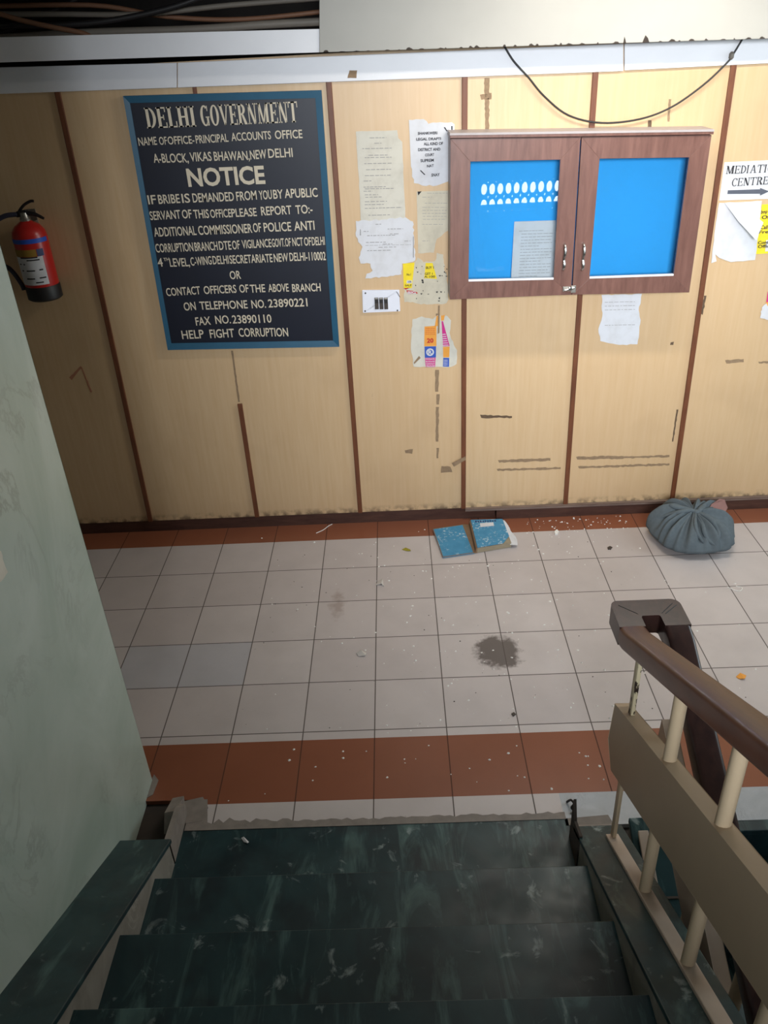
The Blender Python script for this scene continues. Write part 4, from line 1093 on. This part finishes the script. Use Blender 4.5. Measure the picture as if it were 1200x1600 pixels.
# ------------------------------------------------------------------ cloth bundle
BX, BY = 1.722, 0.13
bag = thing('cloth_bundle', 'grey-blue cloth bundle tied in a knot on the floor by the skirting', 'bundle', (BX, BY, 0))
bm = B()
NT, NS = 180, 40
kx, ky, kz = BX+0.02, BY+0.02, 0.175
rng = random.Random(3)
fold = [(rng.choice((5, 7, 9, 11, 13, 16, 19, 23)), rng.uniform(0, 6.28), rng.uniform(0.4, 1)) for _ in range(9)]
rings = []
for s in range(NS+1):
    t = s/NS
    row = []
    for k in range(NT):
        th = 2*math.pi*k/NT
        # footprint: a rounded, lopsided outline
        rx, ry = 0.215, 0.195
        R0 = 1/((abs(math.cos(th)/rx)**2.5+abs(math.sin(th)/ry)**2.5)**(1/2.5))
        R0 *= 1+0.05*math.sin(2*th+0.8)+0.04*math.cos(3*th)
        R0 *= 1+0.15*math.exp(-((th-5.35)/0.75)**2)-0.16*math.exp(-((th-3.75)/0.6)**2)
        rr = math.sin(min(1.0, t*1.12)*math.pi/2)**0.9 if t < 0.82 else 1.0-0.42*((t-0.82)/0.18)**2
        hz = kz*(1-t**2.1) if t < 0.95 else kz*(1-0.95**2.1)*(1-t)/0.05
        hz = max(hz, 0.0)
        f = sum(w*math.sin(n_*th+ph+0.8*math.sin(3*t+ph)) for n_, ph, w in fold)/3.0
        f = abs(f)**0.8*(1 if f > 0 else -1)
        amp = 0.026*math.sin(math.pi*min(1, t*1.05))**0.7*(1.15-0.4*t)
        x = kx+(BX-kx)*t+(R0*rr+amp*f)*math.cos(th)
        y = ky+(BY-ky)*t+(R0*rr+amp*f)*math.sin(th)
        z = hz+amp*f*0.95*(1-t)+0.006*math.sin(5*x*20)*t*(1-t)
        # right hand side higher, a bump where the contents press up
        z += 0.05*math.exp(-((x-BX+0.08)**2+(y-BY-0.12)**2)/0.010)*(1-t) + 0.035*math.exp(-((x-BX-0.13)**2+(y-BY-0.10)**2)/0.009)*(1-t**3)
        row.append(bm.verts.new((x, min(y, WY-0.03), max(z, 0.001))))
    rings.append(row)
for s in range(NS):
    for k in range(NT): bm.faces.new((rings[s][k], rings[s][(k+1) % NT], rings[s+1][(k+1) % NT], rings[s+1][k]))
bm.faces.new(rings[-1])
bmesh.ops.remove_doubles(bm, verts=bm.verts[:], dist=0.0004)
from mathutils.bvhtree import BVHTree
bvh = BVHTree.FromBMesh(bm)
def on_bag(u, v, lift):
    d = (fwd + RT*((u-600)/F) - UP*((v-800)/F)).normalized()
    h_ = bvh.ray_cast(CAM, d)
    return (h_[0] + h_[1]*lift) if h_[0] else U(u, v, 'y', BY)
obj('cloth_wrap', bm, M['bag'], bag, 'all')
bm = B()
def roll(path, r0, r1, lift=0.004):
    P = spline([on_bag(u, v, lift) for u, v in path], 6); n = len(P)
    tube(bm, P, [0.002+(r0+(r1-r0)*i/(n-1))*math.sin(math.pi*(0.06+0.9*i/(n-1)))**0.6 for i in range(n)], 10)
roll([(1016, 814), (1040, 806), (1062, 801), (1078, 798), (1089, 800)], 0.010, 0.016)
roll([(1046, 789), (1056, 792), (1070, 795), (1086, 799)], 0.014, 0.014)
roll([(1104, 790), (1099, 793), (1094, 797), (1089, 801)], 0.018, 0.012)
roll([(1090, 801), (1103, 806), (1114, 816), (1122, 830), (1123, 846)], 0.013, 0.012, 0.006)
roll([(1090, 802), (1096, 814), (1102, 830), (1108, 844), (1119, 853)], 0.012, 0.011, 0.006)
roll([(1087, 802), (1086, 815), (1090, 832), (1099, 848)], 0.008, 0.009, 0.002)
kc = on_bag(1089, 800, 0.008)
r = bmesh.ops.create_icosphere(bm, subdivisions=3, radius=0.021)
bmesh.ops.scale(bm, vec=(1.15, 0.9, 0.85), verts=r['verts']); bmesh.ops.translate(bm, vec=kc, verts=r['verts'])
obj('knot', bm, M['bag'], bag, 'all')
# flat pinkish thing poking out of the bundle
bm = B()
c = U(1121, 797, 'y', BY+0.03)
e1, e2, e3 = Vector((0.056, 0.01, 0.018)), Vector((-0.012, 0.045, 0.028)), Vector((-0.06, -0.25, 0.3)).normalized()*0.008
out = [(-0.95, -0.9), (0.1, -1), (0.9, -0.2), (1, 0.7), (0.6, 1), (-0.3, 0.8), (-0.9, 0.2)]
prism(bm, [c+e1*u+e2*v for u, v in out], e3)
bmesh.ops.bevel(bm, geom=bm.edges[:], offset=0.002, segments=1, affect='EDGES', clamp_overlap=True)
o = obj('folded_cloth', bm, M['pink'], None, loc=c); tag(o, 'flat pinkish-brown folded piece poking out of the grey cloth bundle', 'cloth')

# ------------------------------------------------------------------ the old blue book
def fl(u, v, z=0): return U(u, v, 'z', z)
book = thing('old_book', 'battered blue hardback book lying open face down by the wall', 'book', fl(744, 845))
Zv = Vector((0, 0, 1))
c1 = [fl(691.7, 872, 0.004), fl(741, 865, 0.004), fl(723.5, 820, 0.010), fl(676, 827, 0.010)]
bm = B(); prism(bm, c1, Zv*0.004); o = obj('front_cover', bm, M['bookblue'], book)
bm = B()
edge = []
for q in ((678, 828), (690, 868), (739, 864)): pass
e = c1
for i in range(4):
    a_, b_ = e[i]+Zv*0.0043, e[(i+1) % 4]+Zv*0.0043
    ctr = sum(e, Vector())/4+Zv*0.0043
    bm.faces.new([bm.verts.new(p_) for p_ in (a_, b_, b_.lerp(ctr, 0.05), a_.lerp(ctr, 0.05))])
obj('worn_edge', bm, M['bookbrown'], book)
th = 0.036
tb = [fl(746, 856, th), fl(799, 847, th), fl(785, 811.5, th), fl(735.5, 813, th)]
dn = Vector((0, 0, -th+0.003))
bm = B(); hexa(bm, [p_+dn for p_ in tb]+[p_-Zv*0.003 for p_ in tb], 0); obj('text_block', bm, M['pages'], book)
cut = tb[1].lerp(tb[0], 0.24); cut2 = tb[1].lerp(tb[2], 0.25)
bm = B(); prism(bm, [tb[0], cut, cut2, tb[2], tb[3]], Zv*0.0035); o = obj('back_cover', bm, M['bookblue'], book)
bm = B()
sp0, sp1 = c1[1], c1[2]
q = [sp0+Zv*0.002, tb[0]+Vector((0, 0, -th+0.002)), tb[3]+Vector((0, 0, -th+0.002)), sp1]
prism(bm, q, Zv*0.004); obj('spine_hinge', bm, M['bookbrown'], book)
bm = B(); hexa(bm, [tb[0]+dn, tb[0]+dn+Vector((-0.012, 0, 0)), tb[3]+dn+Vector((-0.012, 0, 0)), tb[3]+dn, tb[0], tb[0]+Vector((-0.008, 0, -0.004)), tb[3]+Vector((-0.008, 0, -0.004)), tb[3]], 0); obj('spine', bm, M['bookbrown'], book)
def onc(s, t, h): return (tb[3].lerp(tb[2], s)).lerp(tb[0].lerp(tb[1], s), t)+Zv*h
bm = B(); prism(bm, [onc(0.24, 0.30, 0.004), onc(0.66, 0.28, 0.004), onc(0.68, 0.14, 0.004), onc(0.26, 0.15, 0.004)], Zv*0.0006); o = obj('cover_label', bm, M['paper'], book)
bm = B()
for k in range(9):
    s = 0.12+k*0.075; bm.faces.new([bm.verts.new(onc(a_, b_, 0.0042)) for a_, b_ in ((s, 0.05+0.02*(k % 2)), (s+0.05, 0.045), (s+0.055, 0.10), (s+0.01, 0.11))])
obj('ink_scrawl', bm, plain('blue_ink', (24, 40, 92), 0.7), book)
for k in range(4):
    bm = B()
    a_, b_ = tb[2]+Vector((0.004+0.004*k, 0.0, -0.004-0.006*k)), tb[1]+Vector((0.004+0.006*k, -0.01+0.004*k, -0.010-0.006*k))
    L = []
    for i in range(9):
        t = i/8; p_ = a_.lerp(b_, t)+Vector((0.022*math.sin(t*math.pi*0.75)+0.004*math.sin(7*t+k), 0, 0.004*math.sin(5*t+k)))
        L.append(p_)
    for i in range(8):
        w = Vector((-0.03, 0, 0.002)); bm.faces.new([bm.verts.new(p_) for p_ in (L[i], L[i+1], L[i+1]+w, L[i]+w)])
    obj('loose_page', bm, M['paper'], book)

# ------------------------------------------------------------------ litter
def scrap(name, label, cat, pts, z, th, mat, lift=0.0):
    P = [fl(u, v, z)+Zv*(0.0005) for u, v in pts]
    for i, p_ in enumerate(P): p_.z += lift*(i % 2)
    bm = B(); prism(bm, P, Zv*th); o = obj(name, bm, mat, None, loc=P[0]); return tag(o, label, cat)
o = scrap('candy_wrapper', 'small orange and white wrapper scrap right of the handrail end', 'wrapper', [(1150, 1058), (1156, 1054), (1166, 1056), (1163, 1063), (1154, 1061)], 0, 0.002, M['orange'], 0.008)
scrap('dry_leaf', 'small yellowish leaf on the tile below the long batten', 'leaf', [(628, 859), (634, 857), (641, 859), (642, 862), (634, 861)], 0, 0.002, M['leaf'], 0.004)
scrap('paper_scrap', 'tiny white paper scrap on the dark marble step', 'scrap', [(377, 1310), (381, 1309), (389, 1316), (387, 1319), (381, 1316)], 0.0, 0.002, M['paper'], 0.004)
scrap('plastic_scrap', 'crumpled clear plastic scrap on the tile below the leaf', 'scrap', [(590, 910), (598, 907), (600, 917), (596, 914), (587, 915)], 0, 0.003, M['clear'], 0.008)
scrap('plastic_scrap', 'rounded clear plastic scrap left of the dark floor stain', 'scrap', [(557, 1021), (564, 1018), (573, 1021), (571, 1026), (560, 1026)], 0, 0.003, M['clear'], 0.006)
scrap('plaster_lump', 'white plaster lump on the tile right of the blue book', 'rubble', [(866, 832), (870, 829), (873, 832), (871, 836), (867, 836)], 0, 0.009, M['crumb'])
scrap('dark_scrap', 'dark flat bit on the tile between book and bundle', 'scrap', [(949, 856), (953, 854), (957, 856), (954, 859), (950, 859)], 0, 0.004, M['dark'])
scrap('mud_crumb', 'dark crumb on the tile at the foot of the stain', 'rubble', [(799, 1116), (803, 1114), (806, 1117), (802, 1120)], 0, 0.005, M['dark'])
for lab, pts in (('white thread loop on the tile in front of the bundle', [(1136, 917), (1148, 922), (1157, 923), (1159, 918), (1150, 916)]), ('white thread on the terracotta border left of the book', [(494, 833), (505, 828), (513, 822), (519, 819)])):
    bm = B(); tube(bm, spline([fl(u, v, 0.002) for u, v in pts], 6), 0.0022, 6); o = obj('thread', bm, M['crumb'], None, True); tag(o, lab, 'thread')
pp = [fl(886, 1253, 0.004), fl(892, 1250, 0.03), fl(897, 1256, 0.035), fl(893, 1262, 0.02), fl(899, 1268, 0.004)]
bm = B(); tube(bm, spline(pp, 6), 0.0045, 8); o = obj('twisted_wire', bm, M['wire'], None, 'all'); tag(o, 'black twist of wire on the tile at the end of the right kerb', 'wire')
bm = B(); rng = random.Random(11)
def crumb(bm, x, y, z, r):
    h_ = r*rng.uniform(0.5, 0.9); a0 = rng.uniform(0, 6.28)
    base = [bm.verts.new((x+r*math.cos(a0+k*1.2566)*rng.uniform(0.6, 1.2), y+r*math.sin(a0+k*1.2566)*rng.uniform(0.6, 1.2), z)) for k in range(5)]
    t = bm.verts.new((x, y, z+h_)); bm.faces.new(base)
    for k in range(5): bm.faces.new((base[k], base[(k+1) % 5], t))
for _ in range(330):
    u = rng.gauss(0.75, 0.62); y = rng.uniform(-1.6, 0.4)
    if not (-0.75 < u < 1.9): continue
    if y < -1.5 and u > 0.7: continue
    if 0.3 < u < 0.8 and y > 0.07: continue
    if abs(u-BX) < 0.26 and abs(y-BY) < 0.22: continue
    crumb(bm, u, y, 0.0006, rng.choice((0.003, 0.004, 0.004, 0.0055, 0.007)))
for _ in range(70):
    x = rng.uniform(0.6, 1.45); y = rng.uniform(0.27, 0.43)
    if x < 0.82 and y < 0.42: continue
    crumb(bm, x, y, 0.0006, rng.choice((0.003, 0.004, 0.006)))
o = obj('plaster_crumbs', bm, M['crumb'], None)
tag(o, 'scatter of tiny white plaster crumbs over the tiled floor', 'debris', None, 'stuff')
bm = B()
for _ in range(60):
    x = rng.uniform(-0.7, 1.8); y = rng.uniform(-1.2, 0.28)
    if abs(x-BX) < 0.26 and abs(y-BY) < 0.22: continue
    if 0.3 < x < 0.8 and y > 0.07: continue
    crumb(bm, x, y, 0.0006, rng.choice((0.002, 0.003, 0.004)))
o = obj('dark_grit', bm, M['dark'], None)
tag(o, 'scatter of tiny dark grit over the tiled floor', 'debris', None, 'stuff')
